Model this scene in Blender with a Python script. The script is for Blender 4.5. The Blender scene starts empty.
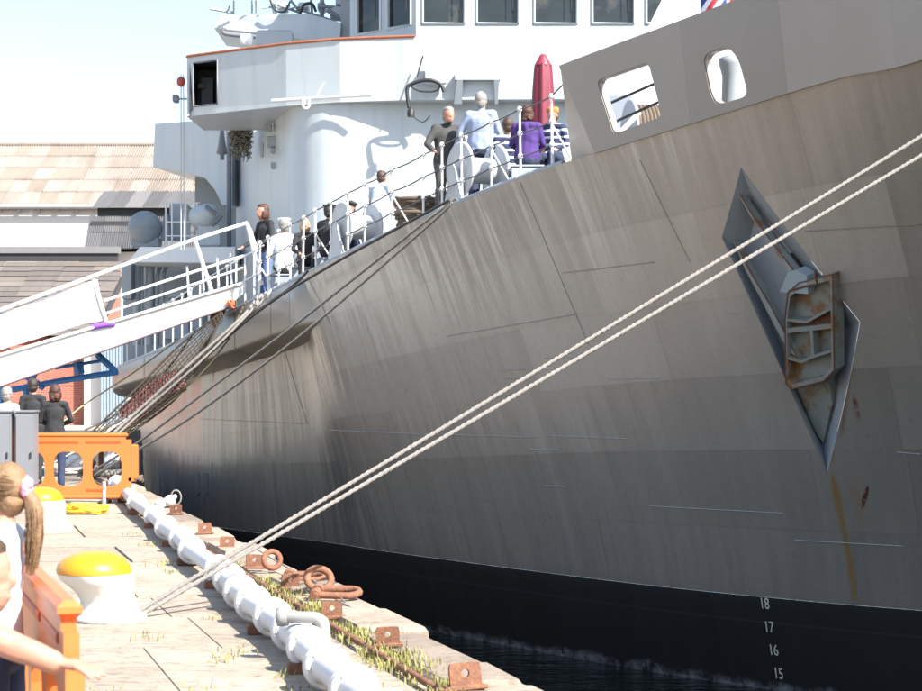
import bpy, bmesh, math, random
from mathutils import Vector, Matrix, noise
from mathutils.bvhtree import BVHTree
R = math.radians
random.seed(7)
SC = bpy.context.scene
COL = SC.collection

# ------------------------------------------------------------------ camera
F = 1900.0; CX = 461.0; HY = 385.0; EYE = 1.7      # focal length, centre and horizon on a 922 px wide picture
cam = bpy.data.objects.new('camera', bpy.data.cameras.new('camera')); COL.objects.link(cam)
cam.location = (0, 0, EYE); cam.rotation_euler = (R(90), 0, 0)
cam.data.sensor_width = 36; cam.data.lens = 36 * F / 922
cam.data.shift_y = (HY - 345.5) / 922
cam.data.clip_start = .1; cam.data.clip_end = 6000
cam.data.dof.use_dof = True; cam.data.dof.focus_distance = 24; cam.data.dof.aperture_fstop = 7.5
SC.camera = cam

# ------------------------------------------------------------------ light
SUN_AZ = 48.0; SUN_EL = 44.0          # degrees to the right of straight behind the camera
sv = Vector((math.sin(R(SUN_AZ)) * math.cos(R(SUN_EL)), -math.cos(R(SUN_AZ)) * math.cos(R(SUN_EL)), math.sin(R(SUN_EL))))
sun = bpy.data.objects.new('sun', bpy.data.lights.new('sun', 'SUN')); COL.objects.link(sun)
sun.data.energy = 5.0; sun.data.angle = R(.53); sun.data.color = (1, .95, .87)
sun.rotation_euler = (-sv).to_track_quat('-Z', 'Y').to_euler()
sun.location = sv * 60
W = bpy.data.worlds.new('World'); SC.world = W; W.use_nodes = True
nt = W.node_tree
sky = nt.nodes.new('ShaderNodeTexSky'); sky.sky_type = 'NISHITA'; sky.sun_disc = False
sky.sun_elevation = R(SUN_EL); sky.sun_rotation = math.atan2(sv.x, sv.y)
sky.air_density = 1.0; sky.dust_density = 1.5; sky.ozone_density = 1.0
nt.links.new(sky.outputs[0], nt.nodes['Background'].inputs[0]); nt.nodes['Background'].inputs[1].default_value = .118
SC.view_settings.view_transform = 'Standard'; SC.view_settings.look = 'None'
SC.view_settings.gamma = 1; SC.view_settings.use_curve_mapping = False
SC.view_settings.exposure = 1.45
SC.cycles.max_bounces = 7; SC.cycles.diffuse_bounces = 4; SC.cycles.glossy_bounces = 4
SC.cycles.caustics_reflective = False; SC.cycles.caustics_refractive = False

# ------------------------------------------------------------------ helpers
def P(px, py, Y):
    return Vector(((px - CX) / F * Y, Y, EYE + (HY - py) * Y / F))
def PX(p): return CX + F * p[0] / p[1]
def PY(p): return HY - F * (p[2] - EYE) / p[1]
def lerp(a, b, t): return a + (b - a) * t
WL = {}
def wl(o): return WL.get(o.name, Vector((0, 0, 0))) if o else Vector((0, 0, 0))

class MB:
    def __init__(s): s.v = []; s.f = []; s.m = []; s.sm = []; s.cm = 0
    def add(s, vs, fs, smooth=False):
        b = len(s.v); s.v += [Vector(v) for v in vs]
        for f in fs: s.f.append([b + i for i in f]); s.m.append(s.cm); s.sm.append(smooth)
        return s
    def hexa(s, a):      # 8 points, bottom four then top four
        return s.add(a, [(3, 2, 1, 0), (4, 5, 6, 7), (0, 1, 5, 4), (1, 2, 6, 5), (2, 3, 7, 6), (3, 0, 4, 7)])
    def box(s, x0, x1, y0, y1, z0, z1):
        return s.hexa([(x0, y0, z0), (x1, y0, z0), (x1, y1, z0), (x0, y1, z0), (x0, y0, z1), (x1, y0, z1), (x1, y1, z1), (x0, y1, z1)])
    def cbox(s, c, d, rot=None, ch=0):   # centred box, optional rotation and chamfer of vertical faces
        c = Vector(c); hx, hy, hz = d[0] / 2, d[1] / 2, d[2] / 2
        M_ = rot if rot is not None else Matrix.Identity(3)
        if ch <= 0:
            pts = [(-hx, -hy, -hz), (hx, -hy, -hz), (hx, hy, -hz), (-hx, hy, -hz), (-hx, -hy, hz), (hx, -hy, hz), (hx, hy, hz), (-hx, hy, hz)]
            return s.hexa([c + M_ @ Vector(p) for p in pts])
        rings = []
        for (z, i) in ((-hz, ch), (-hz + ch, 0), (hz - ch, 0), (hz, ch)):
            x, y = hx - i, hy - i
            rings.append([(-x, -y, z), (x, -y, z), (x, y, z), (-x, y, z)])
        vs = [c + M_ @ Vector(p) for r in rings for p in r]
        fs = [(3, 2, 1, 0), (12, 13, 14, 15)]
        for k in range(3):
            for j in range(4): fs.append((k * 4 + j, k * 4 + (j + 1) % 4, k * 4 + 4 + (j + 1) % 4, k * 4 + 4 + j))
        return s.add(vs, fs)
    def prism(s, poly, d):   # polygon (3-D points) extruded by vector d
        n = len(poly); d = Vector(d); poly = [Vector(p) for p in poly]
        vs = poly + [p + d for p in poly]
        fs = [tuple(range(n)), tuple(range(2 * n - 1, n - 1, -1))]
        for i in range(n): fs.append((i, n + i, n + (i + 1) % n, (i + 1) % n))
        return s.add(vs, fs)
    def tube(s, pts, r, n=8, closed=False, cap=True, smooth=True):
        pts = [Vector(p) for p in pts]; N = len(pts)
        rr = r if isinstance(r, (list, tuple)) else [r] * N
        vs = []; fs = []; up = None
        for i, p in enumerate(pts):
            if closed: t = pts[(i + 1) % N] - pts[i - 1]
            else: t = pts[min(i + 1, N - 1)] - pts[max(i - 1, 0)]
            t.normalize()
            if up is None:
                up = Vector((0, 0, 1)) if abs(t.z) < .9 else Vector((0, 1, 0))
            a = t.cross(up)
            if a.length < 1e-4: a = t.orthogonal()
            a.normalize(); b = a.cross(t).normalized(); up = b
            for k in range(n):
                q = 2 * math.pi * k / n
                vs.append(p + (a * math.cos(q) + b * math.sin(q)) * rr[i])
        for i in range(N if closed else N - 1):
            j = (i + 1) % N
            for k in range(n): fs.append((i * n + k, i * n + (k + 1) % n, j * n + (k + 1) % n, j * n + k))
        s.add(vs, fs, smooth)
        if cap and not closed:
            s.add(vs[:n], [tuple(range(n - 1, -1, -1))]); s.add(vs[-n:], [tuple(range(n))])
        return s
    def lathe(s, prof, c=(0, 0, 0), axis=(0, 0, 1), n=20, smooth=True):  # prof: (radius, height along axis)
        c = Vector(c); ax = Vector(axis).normalized(); a = ax.orthogonal().normalized(); b = ax.cross(a)
        vs = []; fs = []
        for (r, h) in prof:
            for k in range(n):
                q = 2 * math.pi * k / n
                vs.append(c + ax * h + (a * math.cos(q) + b * math.sin(q)) * max(r, 1e-4))
        for i in range(len(prof) - 1):
            for k in range(n): fs.append((i * n + k, i * n + (k + 1) % n, (i + 1) * n + (k + 1) % n, (i + 1) * n + k))
        s.add(vs, fs, smooth)
        s.add(vs[:n], [tuple(range(n - 1, -1, -1))]); s.add(vs[-n:], [tuple(range(n))])
        return s
    def ell(s, c, r, rot=None, nu=14, nv=9, jit=0, seed=0):
        c = Vector(c); vs = []; fs = []; M_ = rot if rot is not None else Matrix.Identity(3)
        for j in range(nv + 1):
            th = math.pi * j / nv
            for i in range(nu):
                ph = 2 * math.pi * i / nu
                d = Vector((math.sin(th) * math.cos(ph), math.sin(th) * math.sin(ph), math.cos(th)))
                k = 1 + jit * noise.noise(d * 2.3 + Vector((seed, 0, 0)))
                vs.append(c + M_ @ Vector((d.x * r[0] * k, d.y * r[1] * k, d.z * r[2] * k)))
        for j in range(nv):
            for i in range(nu): fs.append((j * nu + i, (j + 1) * nu + i, (j + 1) * nu + (i + 1) % nu, j * nu + (i + 1) % nu))
        return s.add(vs, fs, True)
    def mesh(s, name, mats, off=Vector((0, 0, 0))):
        me = bpy.data.meshes.new(name)
        me.from_pydata([tuple(v - off) for v in s.v], [], s.f)
        for m in (mats if isinstance(mats, (list, tuple)) else [mats]): me.materials.append(m)
        me.polygons.foreach_set('material_index', s.m); me.polygons.foreach_set('use_smooth', s.sm)
        me.update(); return me
    def build(s, name, mats, parent=None, origin=None):
        off = wl(parent)
        if parent is None:
            if origin is None:
                lo = [min(v[i] for v in s.v) for i in range(3)]; hi = [max(v[i] for v in s.v) for i in range(3)]
                origin = ((lo[0] + hi[0]) / 2, (lo[1] + hi[1]) / 2, lo[2])
            off = Vector(origin)
        o = bpy.data.objects.new(name, s.mesh(name, mats, off)); COL.objects.link(o)
        if parent is None: o.location = off
        else: o.parent = parent
        WL[o.name] = off.copy()
        return o
def tag(o, label=None, cat=None, group=None, kind=None):
    if label: o['label'] = label
    if cat: o['category'] = cat
    if group: o['group'] = group
    if kind: o['kind'] = kind
    return o
def thing(name, label, cat, loc=(0, 0, 0), group=None):
    o = bpy.data.objects.new(name, None); COL.objects.link(o); o.location = loc
    o.empty_display_size = .2
    WL[o.name] = Vector(loc); return tag(o, label, cat, group)
def inst(src, parent=None, loc=(0, 0, 0), rot=(0, 0, 0), scale=(1, 1, 1)):
    o = src.copy(); COL.objects.link(o); o.parent = parent; o.location = loc; o.rotation_euler = rot; o.scale = scale
    WL[o.name] = Vector(loc); return o
def kids(o): return [c for c in bpy.data.objects if c.parent == o]
def dup(root, loc, rz=0, label=None, scale=None):
    r = root.copy(); COL.objects.link(r); r.location = loc; r.rotation_euler = (0, 0, rz)
    if scale: r.scale = scale
    if label: r['label'] = label
    WL[r.name] = Vector(loc)
    for ch in kids(root):
        c = ch.copy(); COL.objects.link(c); c.parent = r
        for g in kids(ch):
            d = g.copy(); COL.objects.link(d); d.parent = c
    return r
def cr(pts, n=8):   # Catmull-Rom through points
    pts = [Vector(p) for p in pts]; out = []
    for i in range(len(pts) - 1):
        p0 = pts[max(i - 1, 0)]; p1 = pts[i]; p2 = pts[i + 1]; p3 = pts[min(i + 2, len(pts) - 1)]
        for k in range(n):
            t = k / n
            out.append(.5 * ((2 * p1) + (p2 - p0) * t + (2 * p0 - 5 * p1 + 4 * p2 - p3) * t * t + (3 * p1 - p0 - 3 * p2 + p3) * t ** 3))
    out.append(pts[-1]); return out

# ------------------------------------------------------------------ materials
class NT:
    def __init__(s, m): s.t = m.node_tree; s.n = s.t.nodes; s.b = s.n['Principled BSDF']
    def new(s, ty, **kw):
        n = s.n.new(ty)
        for k, v in kw.items(): setattr(n, k, v)
        return n
    def l(s, a, b): s.t.links.new(a, b)
    def math(s, op, a, b=None, c=None, clamp=False):
        n = s.new('ShaderNodeMath', operation=op); n.use_clamp = clamp
        for i, x in enumerate((a, b, c)):
            if x is None: continue
            if isinstance(x, (int, float)): n.inputs[i].default_value = x
            else: s.l(x, n.inputs[i])
        return n.outputs[0]
    def mix(s, fac, a, b, blend='MIX'):
        n = s.new('ShaderNodeMix', data_type='RGBA', blend_type=blend)
        for i, x in ((0, fac), (6, a), (7, b)):
            if isinstance(x, (int, float)): n.inputs[i].default_value = x
            elif isinstance(x, (tuple, list)): n.inputs[i].default_value = (*x[:3], 1)
            else: s.l(x, n.inputs[i])
        return n.outputs[2]
    def noise(s, vec, scale, detail=4, rough=.55):
        n = s.new('ShaderNodeTexNoise'); n.inputs['Scale'].default_value = scale
        n.inputs['Detail'].default_value = detail; n.inputs['Roughness'].default_value = rough
        if vec is not None: s.l(vec, n.inputs['Vector'])
        return n.outputs[0]
    def ramp(s, fac, a, b):
        n = s.new('ShaderNodeMapRange'); n.inputs[1].default_value = a; n.inputs[2].default_value = b; s.l(fac, n.inputs[0]); return n.outputs[0]
    def map(s, vec, scale=(1, 1, 1), rot=(0, 0, 0), loc=(0, 0, 0)):
        n = s.new('ShaderNodeMapping'); n.inputs['Scale'].default_value = scale; n.inputs['Rotation'].default_value = rot; n.inputs['Location'].default_value = loc
        s.l(vec, n.inputs[0]); return n.outputs[0]
    def bump(s, h, st, dist=.02):
        n = s.new('ShaderNodeBump'); n.inputs['Strength'].default_value = st; n.inputs['Distance'].default_value = dist
        s.l(h, n.inputs['Height']); return n
MATS = {}
def M(name, col, rough=.6, metal=0, var=.12, vs=3, bump=.15, bs=40, rnd=0, col2=None, c2=(.55, .7), c2s=3, spec=.5, sub=0, streak=0):
    if name in MATS: return MATS[name]
    m = bpy.data.materials.new(name); m.use_nodes = True; g = NT(m)
    tc = g.new('ShaderNodeTexCoord').outputs['Object']
    c = g.mix(g.noise(tc, vs, 5), tuple(x * (1 - var) for x in col), tuple(min(1, x * (1 + var)) for x in col))
    if col2: c = g.mix(g.ramp(g.noise(tc, c2s, 6, .65), *c2), c, col2)
    if streak: c = g.mix(g.math('MULTIPLY', g.ramp(g.noise(g.map(tc, (3.2, 3.2, .22)), 1, 5, .65), .5, .78), streak), c, tuple(x * .55 for x in col))
    if rnd:
        r = g.new('ShaderNodeObjectInfo').outputs['Random']
        f = g.math('MULTIPLY_ADD', r, 2 * rnd, 1 - rnd)
        vm = g.new('ShaderNodeVectorMath', operation='SCALE'); g.l(c, vm.inputs[0]); g.l(f, vm.inputs['Scale']); c = vm.outputs[0]
    g.l(c, g.b.inputs['Base Color']); g.b.inputs['Roughness'].default_value = rough; g.b.inputs['Metallic'].default_value = metal
    g.b.inputs['Specular IOR Level'].default_value = spec
    if sub: g.b.inputs['Subsurface Weight'].default_value = sub; g.b.inputs['Subsurface Scale'].default_value = .01
    if bump: g.l(g.bump(g.noise(tc, bs, 4), bump, .01).outputs[0], g.b.inputs['Normal'])
    MATS[name] = m; return m
WHITE = M('white_paint', (.74, .76, .77), .45, var=.05, bump=.05)
SHIPW = M('pale_grey_ship_paint', (.435, .478, .505), .42, var=.06, vs=1.5, bump=.06, bs=12, col2=(.40, .42, .41), c2=(.62, .8), c2s=2, streak=.35)
SHIPG = M('mid_grey_ship_paint', (.30, .335, .36), .45, var=.07, bump=.05)
DECKM = M('deck_paint', (.20, .21, .215), .7, var=.1)
RAILW = M('rail_paint', (.68, .69, .68), .45, var=.08, col2=(.42, .36, .3), c2=(.66, .74), c2s=30)
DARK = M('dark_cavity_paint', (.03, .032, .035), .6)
BLACK = M('black_rubber', (.018, .018, .02), .55)
RUST = M('rusty_iron', (.17, .075, .045), .85, var=.35, vs=14, bump=.6, bs=60, rnd=.15, col2=(.28, .13, .06), c2=(.5, .7), c2s=22)
ROPE = M('grey_rope', (.40, .38, .35), .9, var=.25, vs=60, bump=.8, bs=120)
ROPED = M('dark_rope', (.07, .065, .06), .9, var=.3, vs=60, bump=.6, bs=120)
ROPEB = M('brown_rope', (.13, .10, .075), .9, var=.4, vs=40, bump=.8, bs=120)
ORANGE = M('orange_plastic', (.60, .15, .035), .42, var=.07, bump=.04, sub=.0)
YELLOW = M('yellow_paint', (.58, .25, .012), .35, var=.06, bump=.05, col2=(.6, .33, .05), c2=(.68, .75), c2s=12)
BOLW = M('bollard_white_paint', (.62, .59, .55), .5, var=.05, bump=.25, bs=22, col2=(.5, .42, .33), c2=(.66, .76), c2s=7)
PIPEW = M('pipe_white_paint', (.60, .60, .605), .4, var=.05, bump=.05, col2=(.5, .47, .44), c2=(.68, .78), c2s=9)
BLUE = M('blue_paint', (.05, .20, .52), .45, var=.1)
GREYC = M('grey_cabinet_paint', (.17, .18, .20), .5, var=.06)
def glass(name, col=(.02, .025, .026)):
    m = M(name, col, .06, var=.5, vs=2.2, bump=0, col2=(.09, .085, .07), c2=(.55, .72), c2s=1.3); return m
GLASS = glass('window_glass')

# ------------------------------------------------------------------ hull geometry functions
def D_(px, py, Y): return P(px, py, Y)
def Bx(px, Y): return Vector(((px - CX) / F * Y, Y, -1.08))
ST = [(Vector((-12.2, 75, 1.75)), Vector((-11.3, 74, -1.08))),
      (Vector((-10.6, 60, 1.8)), Vector((-9.9, 60, -1.08))),
      (Vector((-9.05, 50, 1.9)), Vector((-8.3, 50, -1.08))),
      (D_(117, 368, 44), Bx(150, 44)),
      (D_(167, 347, 38.5), Bx(187, 38.9)),
      (D_(210, 323, 36), Bx(245, 36.2)),
      (D_(270, 291.5, 33.6), Bx(335, 33.4)),
      (D_(306, 273.5, 32.3), Bx(385, 31.8)),
      (D_(400, 228, 29.9), Bx(505, 29.0)),
      (D_(523, 177, 27.3), Bx(650, 26.4)),
      (D_(690, 124, 24.0), Bx(800, 24.55)),
      (D_(835, 79.5, 21.6), Bx(940, 23.3)),
      (D_(922, 60, 20.3), Bx(1040, 22.6)),
      (Vector((6.6, 16.2, 5.35)), Vector((8.5, 21.5, -1.08))),
      (Vector((7.9, 12.8, 5.6)), Vector((9.6, 20.5, -1.08)))]
NS = len(ST) - 1
def spl(k, s):
    s = max(0, min(NS - 1e-6, s)); i = int(s); t = s - i
    p0 = ST[max(i - 1, 0)][k]; p1 = ST[i][k]; p2 = ST[i + 1][k]; p3 = ST[min(i + 2, NS)][k]
    return .5 * ((2 * p1) + (p2 - p0) * t + (2 * p0 - 5 * p1 + 4 * p2 - p3) * t * t + (3 * p1 - p0 - 3 * p2 + p3) * t ** 3)
def inb(s):      # inboard horizontal normal of the deck edge
    t = spl(0, s + .05) - spl(0, s - .05); n = Vector((-t.y, t.x, 0)); n.normalize()
    return n if n.x > 0 else -n
def smooth(a, b, x):
    x = max(0, min(1, (x - a) / (b - a))); return x * x * (3 - 2 * x)
def DE(s): return spl(0, s)
def H(s, t):
    d = DE(s) + inb(s) * (.55 * (1 - smooth(5.7, 7.1, s))); b = spl(1, s)
    if t >= 0:
        e = lerp(1.0, 1.45, smooth(6, 11, s))
        g = t ** e
        q = b.lerp(d, g); q.z = lerp(b.z, d.z, t); return q
    q = b.copy(); q += inb(s) * (.45 * (-t)) ; q.z = b.z + t * 1.9
    return q
def HN(s, t):
    e = .02
    a = H(min(s + e, NS), t) - H(max(s - e, 0), t); b = H(s, t + e) - H(s, t - e)
    n = a.cross(b); n.normalize()
    if n.x > 0 and n.y > 0 or n.dot(Vector((-1, -1, 0))) < 0: n = -n
    return n
NU, NV = 280, 50
gv = []; gf = []; gst = []
for j in range(NV + 1):
    for i in range(NU + 1): gv.append(H(NS * i / NU, lerp(-.7, 1, j / NV)))
for j in range(NV):
    for i in range(NU): gf.append((j * (NU + 1) + i, j * (NU + 1) + i + 1, (j + 1) * (NU + 1) + i + 1, (j + 1) * (NU + 1) + i)); gst.append((i, j))
BV = BVHTree.FromPolygons(gv, gf)
EYEV = Vector((0, 0, EYE))
def hit(px, py):
    d = P(px, py, 1) - EYEV; d.normalize()
    loc, n, idx, dist = BV.ray_cast(EYEV, d)
    if loc is None: raise RuntimeError('no hull hit %s %s' % (px, py))
    if n.dot(d) > 0: n = -n
    i, j = gst[idx]
    return loc, n, NS * (i + .5) / NU, lerp(-.7, 1, (j + .5) / NV)
ARC = [0]
for i in range(1, 1501):
    ARC.append(ARC[-1] + (H(NS * i / 1500, .5) - H(NS * (i - 1) / 1500, .5)).length)
def arc(s):
    x = max(0, min(1499.999, s / NS * 1500)); i = int(x); return lerp(ARC[i], ARC[i + 1], x - i)
def s_of_px(px):      # station whose deck edge shows at that column
    a, b = 3.0, 12.9
    for _ in range(40):
        m = (a + b) / 2
        if PX(DE(m)) < px: a = m
        else: b = m
    return (a + b) / 2
def uvp(px, py):
    l, n, s, t = hit(px, py); return arc(s), l.z

# hull paint
def hull_paint(name, base, streak=1.0, rough=.36, bk=.8, coat=.6):
    m = bpy.data.materials.new(name); m.use_nodes = True; g = NT(m)
    uv = g.new('ShaderNodeUVMap', uv_map='UVMap').outputs[0]
    rnd = g.new('ShaderNodeObjectInfo').outputs['Random']
    big = g.noise(uv, .5, 3)
    st = g.noise(g.map(uv, (1.7, .10, 1)), 1, 4)
    st2 = g.noise(g.map(uv, (5.5, .22, 1), loc=(7, 3, 0)), 1, 3)
    fine = g.noise(uv, 9, 6, .7)
    f = g.math('MULTIPLY_ADD', rnd, .22, .89)
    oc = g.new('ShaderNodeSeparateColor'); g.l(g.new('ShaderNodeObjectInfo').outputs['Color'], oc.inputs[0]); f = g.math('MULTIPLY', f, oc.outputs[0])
    f = g.math('MULTIPLY', f, g.math('MULTIPLY_ADD', big, .22, .89))
    f = g.math('MULTIPLY', f, g.math('MULTIPLY_ADD', st, .36 * streak, 1 - .18 * streak))
    f = g.math('MULTIPLY', f, g.math('MULTIPLY_ADD', st2, .15 * streak, 1 - .075 * streak))
    f = g.math('MULTIPLY', f, g.math('MULTIPLY_ADD', fine, .16, .92))
    vm = g.new('ShaderNodeVectorMath', operation='SCALE'); vm.inputs[0].default_value = base; g.l(f, vm.inputs['Scale'])
    c = vm.outputs[0]
    sp = g.new('ShaderNodeSeparateXYZ'); g.l(uv, sp.inputs[0]); u, v = sp.outputs[0], sp.outputs[1]
    def line(pa, pb, w, col, soft=.6, fac=.9, sc=14):
        (u0, v0), (u1, v1) = uvp(*pa), uvp(*pb)
        k = (u1 - u0) / (v1 - v0 if abs(v1 - v0) > 1e-3 else 1e-3)
        du = g.math('ABSOLUTE', g.math('SUBTRACT', g.math('SUBTRACT', u, u0), g.math('MULTIPLY', g.math('SUBTRACT', v, v0), k)))
        a = g.math('SUBTRACT', 1, g.math('DIVIDE', du, w), clamp=True)
        lo, hi = min(v0, v1), max(v0, v1)
        b = g.math('MULTIPLY', g.math('MULTIPLY', g.math('SUBTRACT', v, lo), 6, clamp=True), g.math('MULTIPLY', g.math('SUBTRACT', hi, v), 6, clamp=True))
        nn = g.ramp(g.noise(g.map(uv, (1, .25, 1)), sc, 5, .7), .25, .6)
        return g.mix(g.math('MULTIPLY', g.math('MULTIPLY', g.math('MULTIPLY', a, b), nn), fac, clamp=True), c, col)
    def spot(pc, ru, rv, col, k=0, fac=1.6):
        u0, v0 = uvp(*pc)
        a = g.math('DIVIDE', g.math('SUBTRACT', g.math('SUBTRACT', u, u0), g.math('MULTIPLY', g.math('SUBTRACT', v, v0), k)), ru)
        b = g.math('DIVIDE', g.math('SUBTRACT', v, v0), rv)
        d = g.math('ADD', g.math('MULTIPLY', a, a), g.math('MULTIPLY', b, b))
        d = g.math('SUBTRACT', 1, d, clamp=True)
        nn = g.ramp(g.noise(uv, 11, 5, .7), .35, .6)
        return g.mix(g.math('MULTIPLY', g.math('MULTIPLY', d, nn), fac, clamp=True), c, col)
    if streak > .5:
        c = line((829, 470), (857, 606), .085, (.19, .11, .04), fac=1.5, sc=9)
        c = line((836, 400), (832, 470), .07, (.17, .09, .03))
        c = line((856, 330), (838, 440), .06, (.10, .04, .02), fac=.9, sc=22)
        c = spot((862, 503), .16, .42, (.22, .13, .05), fac=.55)
        c = spot((862, 497), .045, .16, (.07, .02, .012), k=.5, fac=4)
        c = spot((834, 505), .09, .3, (.20, .12, .04), fac=.6)
        c = spot((857, 408), .05, .2, (.10, .04, .02), fac=1.5)
    g.l(c, g.b.inputs['Base Color'])
    g.l(g.math('MULTIPLY_ADD', fine, .14, rough - .07), g.b.inputs['Roughness'])
    g.b.inputs['Coat Weight'].default_value = coat; g.b.inputs['Coat Roughness'].default_value = .26
    h1 = g.noise(g.map(uv, (1.5, .16, 1), rot=(0, 0, .05)), 1, 2)
    h2 = g.noise(g.map(uv, (4.2, .45, 1), loc=(3, 1, 0)), 1, 2)
    h = g.math('ADD', g.math('MULTIPLY', h1, .75), g.math('MULTIPLY', h2, .22))
    b1 = g.bump(h, bk, .12)
    b2 = g.bump(fine, .008, .01); g.l(b1.outputs[0], b2.inputs['Normal'])
    g.l(b2.outputs[0], g.b.inputs['Normal']); g.l(b2.outputs[0], g.b.inputs['Coat Normal'])
    return m
HULLM = hull_paint('hull_grey_paint', (.255, .228, .198), rough=.29)
BULWM = hull_paint('bulwark_grey_paint', (.225, .198, .178), .35, .42, .10, .4)
BULGEM = hull_paint('bulge_grey_paint', (.30, .272, .240), .45, .42, .22, .3)

# ------------------------------------------------------------------ SETTING: water, quay
QE = [(-60, 20.0), (-10, 6.14), (10.6, .43), (20.7, -2.40), (30.5, -5.06), (36, -6.6), (50, -10.5), (73, -17)]
def E(Y):
    for (a, xa), (b, xb) in zip(QE, QE[1:]):
        if Y <= b: return xa + (xb - xa) * (Y - a) / (b - a)
    return QE[-1][1]
def water_mat():
    m = bpy.data.materials.new('dock_water'); m.use_nodes = True; g = NT(m)
    tc = g.new('ShaderNodeTexCoord').outputs['Object']
    g.b.inputs['Base Color'].default_value = (.010, .014, .013, 1); g.b.inputs['Roughness'].default_value = .06
    g.b.inputs['IOR'].default_value = 1.33
    h = g.math('ADD', g.noise(g.map(tc, (1, 1.4, 1)), 1.6, 3), g.math('MULTIPLY', g.noise(tc, 7, 3), .25))
    g.l(g.bump(h, .5, .12).outputs[0], g.b.inputs['Normal']); return m
mb = MB(); mb.add([(-2500, -2500, -2.34), (2500, -2500, -2.34), (2500, 4000, -2.34), (-2500, 4000, -2.34)], [(0, 1, 2, 3)])
tag(mb.build('water', water_mat(), origin=(0, 0, -2.34)), 'dark still dock water between the quay edge and the hull', 'water', kind='structure')

def quay_mat(name, a, b, dirt, rnd=.12, grain=0):
    m = bpy.data.materials.new(name); m.use_nodes = True; g = NT(m)
    geo = g.new('ShaderNodeNewGeometry').outputs['Position']
    n1 = g.noise(geo, 1.3, 6, .6); n2 = g.noise(geo, 9, 7, .7); n3 = g.noise(geo, 55, 4, .6)
    c = g.mix(g.ramp(n1, .35, .68), a, b)
    c = g.mix(g.math('MULTIPLY', g.ramp(n2, .5, .72), .75), c, dirt)
    c = g.mix(g.math('MULTIPLY', g.ramp(n3, .55, .75), .45), c, tuple(x * .45 for x in dirt))
    if grain:
        n4 = g.noise(g.map(geo, (1.2, 26, 1), rot=(0, 0, .1)), 1, 5, .7)
        c = g.mix(g.math('MULTIPLY', g.ramp(n4, .48, .7), .6), c, tuple(x * .6 for x in dirt))
    r = g.new('ShaderNodeObjectInfo').outputs['Random']
    vm = g.new('ShaderNodeVectorMath', operation='SCALE'); g.l(c, vm.inputs[0]); g.l(g.math('MULTIPLY_ADD', r, 2 * rnd, 1 - rnd), vm.inputs['Scale'])
    g.l(vm.outputs[0], g.b.inputs['Base Color']); g.b.inputs['Roughness'].default_value = .9
    hh = g.math('ADD', n2, g.math('MULTIPLY', n3, .5))
    g.l(g.bump(hh, .55, .02).outputs[0], g.b.inputs['Normal']); return m
QM = quay_mat('quay_bed', (.36, .30, .235), (.42, .36, .285), (.20, .16, .115), 0)
SLABM = quay_mat('worn_tan_slab', (.295, .245, .19), (.375, .325, .26), (.11, .082, .055), .14, 1)
COPM = quay_mat('coping_stone', (.24, .19, .15), (.31, .255, .20), (.10, .07, .05), .25)
WALLM = quay_mat('quay_wall_stone', (.10, .09, .08), (.14, .125, .10), (.05, .05, .04), .0)
mb = MB()
edge = [(E(Y), Y) for Y, _ in QE]
top = [(x, y, -.032) for x, y in edge] + [(900, 73, -.032), (900, 3000, -.032), (-1500, 3000, -.032), (-1500, -60, -.032)]
mb.add(top, [tuple(range(len(top)))])
mb.cm = 1
wl_ = [(x, y) for x, y in edge] + [(900, 73)]
for (a, b) in zip(wl_, wl_[1:]):
    mb.add([(a[0], a[1], -5), (b[0], b[1], -5), (b[0], b[1], -.032), (a[0], a[1], -.032)], [(0, 1, 2, 3)])
quay = tag(mb.build('quay', [QM, WALLM], origin=(0, 0, 0)), kind='structure')
# paving slabs (each its own piece): joints across run square to the view, long joints follow the quay edge
def slab(pts, z0, z1, name, mat, ch=.015):
    n = 4; c = sum((Vector((*p, 0)) for p in pts), Vector()) / 4
    vs = [(p[0], p[1], z0) for p in pts] + [(p[0], p[1], z1 - ch) for p in pts]
    ins = [Vector((*p, 0)) + (c - Vector((*p, 0))).normalized() * ch * 1.4 for p in pts]
    tilt = random.uniform(-.006, .006)
    vs += [(p.x, p.y, z1 + tilt * (1 if i in (1, 2) else -1)) for i, p in enumerate(ins)]
    fs = []
    for k in (0, 4):
        for j in range(4): fs.append((k + j, k + (j + 1) % 4, k + 4 + (j + 1) % 4, k + 4 + j))
    fs.append((8, 9, 10, 11))
    return MB().add(vs, fs).build(name, mat, quay)
Yk = [4.2]
while Yk[-1] < 40: Yk.append(Yk[-1] + random.uniform(1.25, 2.3) * (1 if Yk[-1] < 20 else 1.35))
offs = [.68, 1.75, 3.3, 5.0, 7.0, 9.2, 11.6]
for a, b in zip(Yk, Yk[1:]):
    sh = random.uniform(-.35, .35)
    for oa, ob in zip(offs, offs[1:]):
        ja = oa + (sh if oa > .7 else 0); jb = ob + sh
        if PX((E(a) - ja, b, 0)) < -60 and PX((E(b) - ja, b, 0)) < -60: continue
        g_ = .012; q_ = .003
        slab([(E(a) - jb + q_, a + g_), (E(a) - ja - q_, a + g_), (E(b) - ja - q_, b - g_), (E(b) - jb + q_, b - g_)], -.08, random.uniform(-.014, .010), 'paving_slab', SLABM, .005)
Y = 6.0
while Y < 44:
    L = random.uniform(.75, 1.5); b = Y + L; g_ = random.uniform(.012, .03); j = random.uniform(-.05, .04)
    w = random.uniform(.44, .50)
    slab([(E(Y) - w, Y + g_), (E(Y) + j, Y + g_), (E(b) + j + random.uniform(-.03, .03), b - g_), (E(b) - w, b - g_)], -.42, random.uniform(.0, .05), 'coping_stone', COPM, .035)
    Y = b
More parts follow.
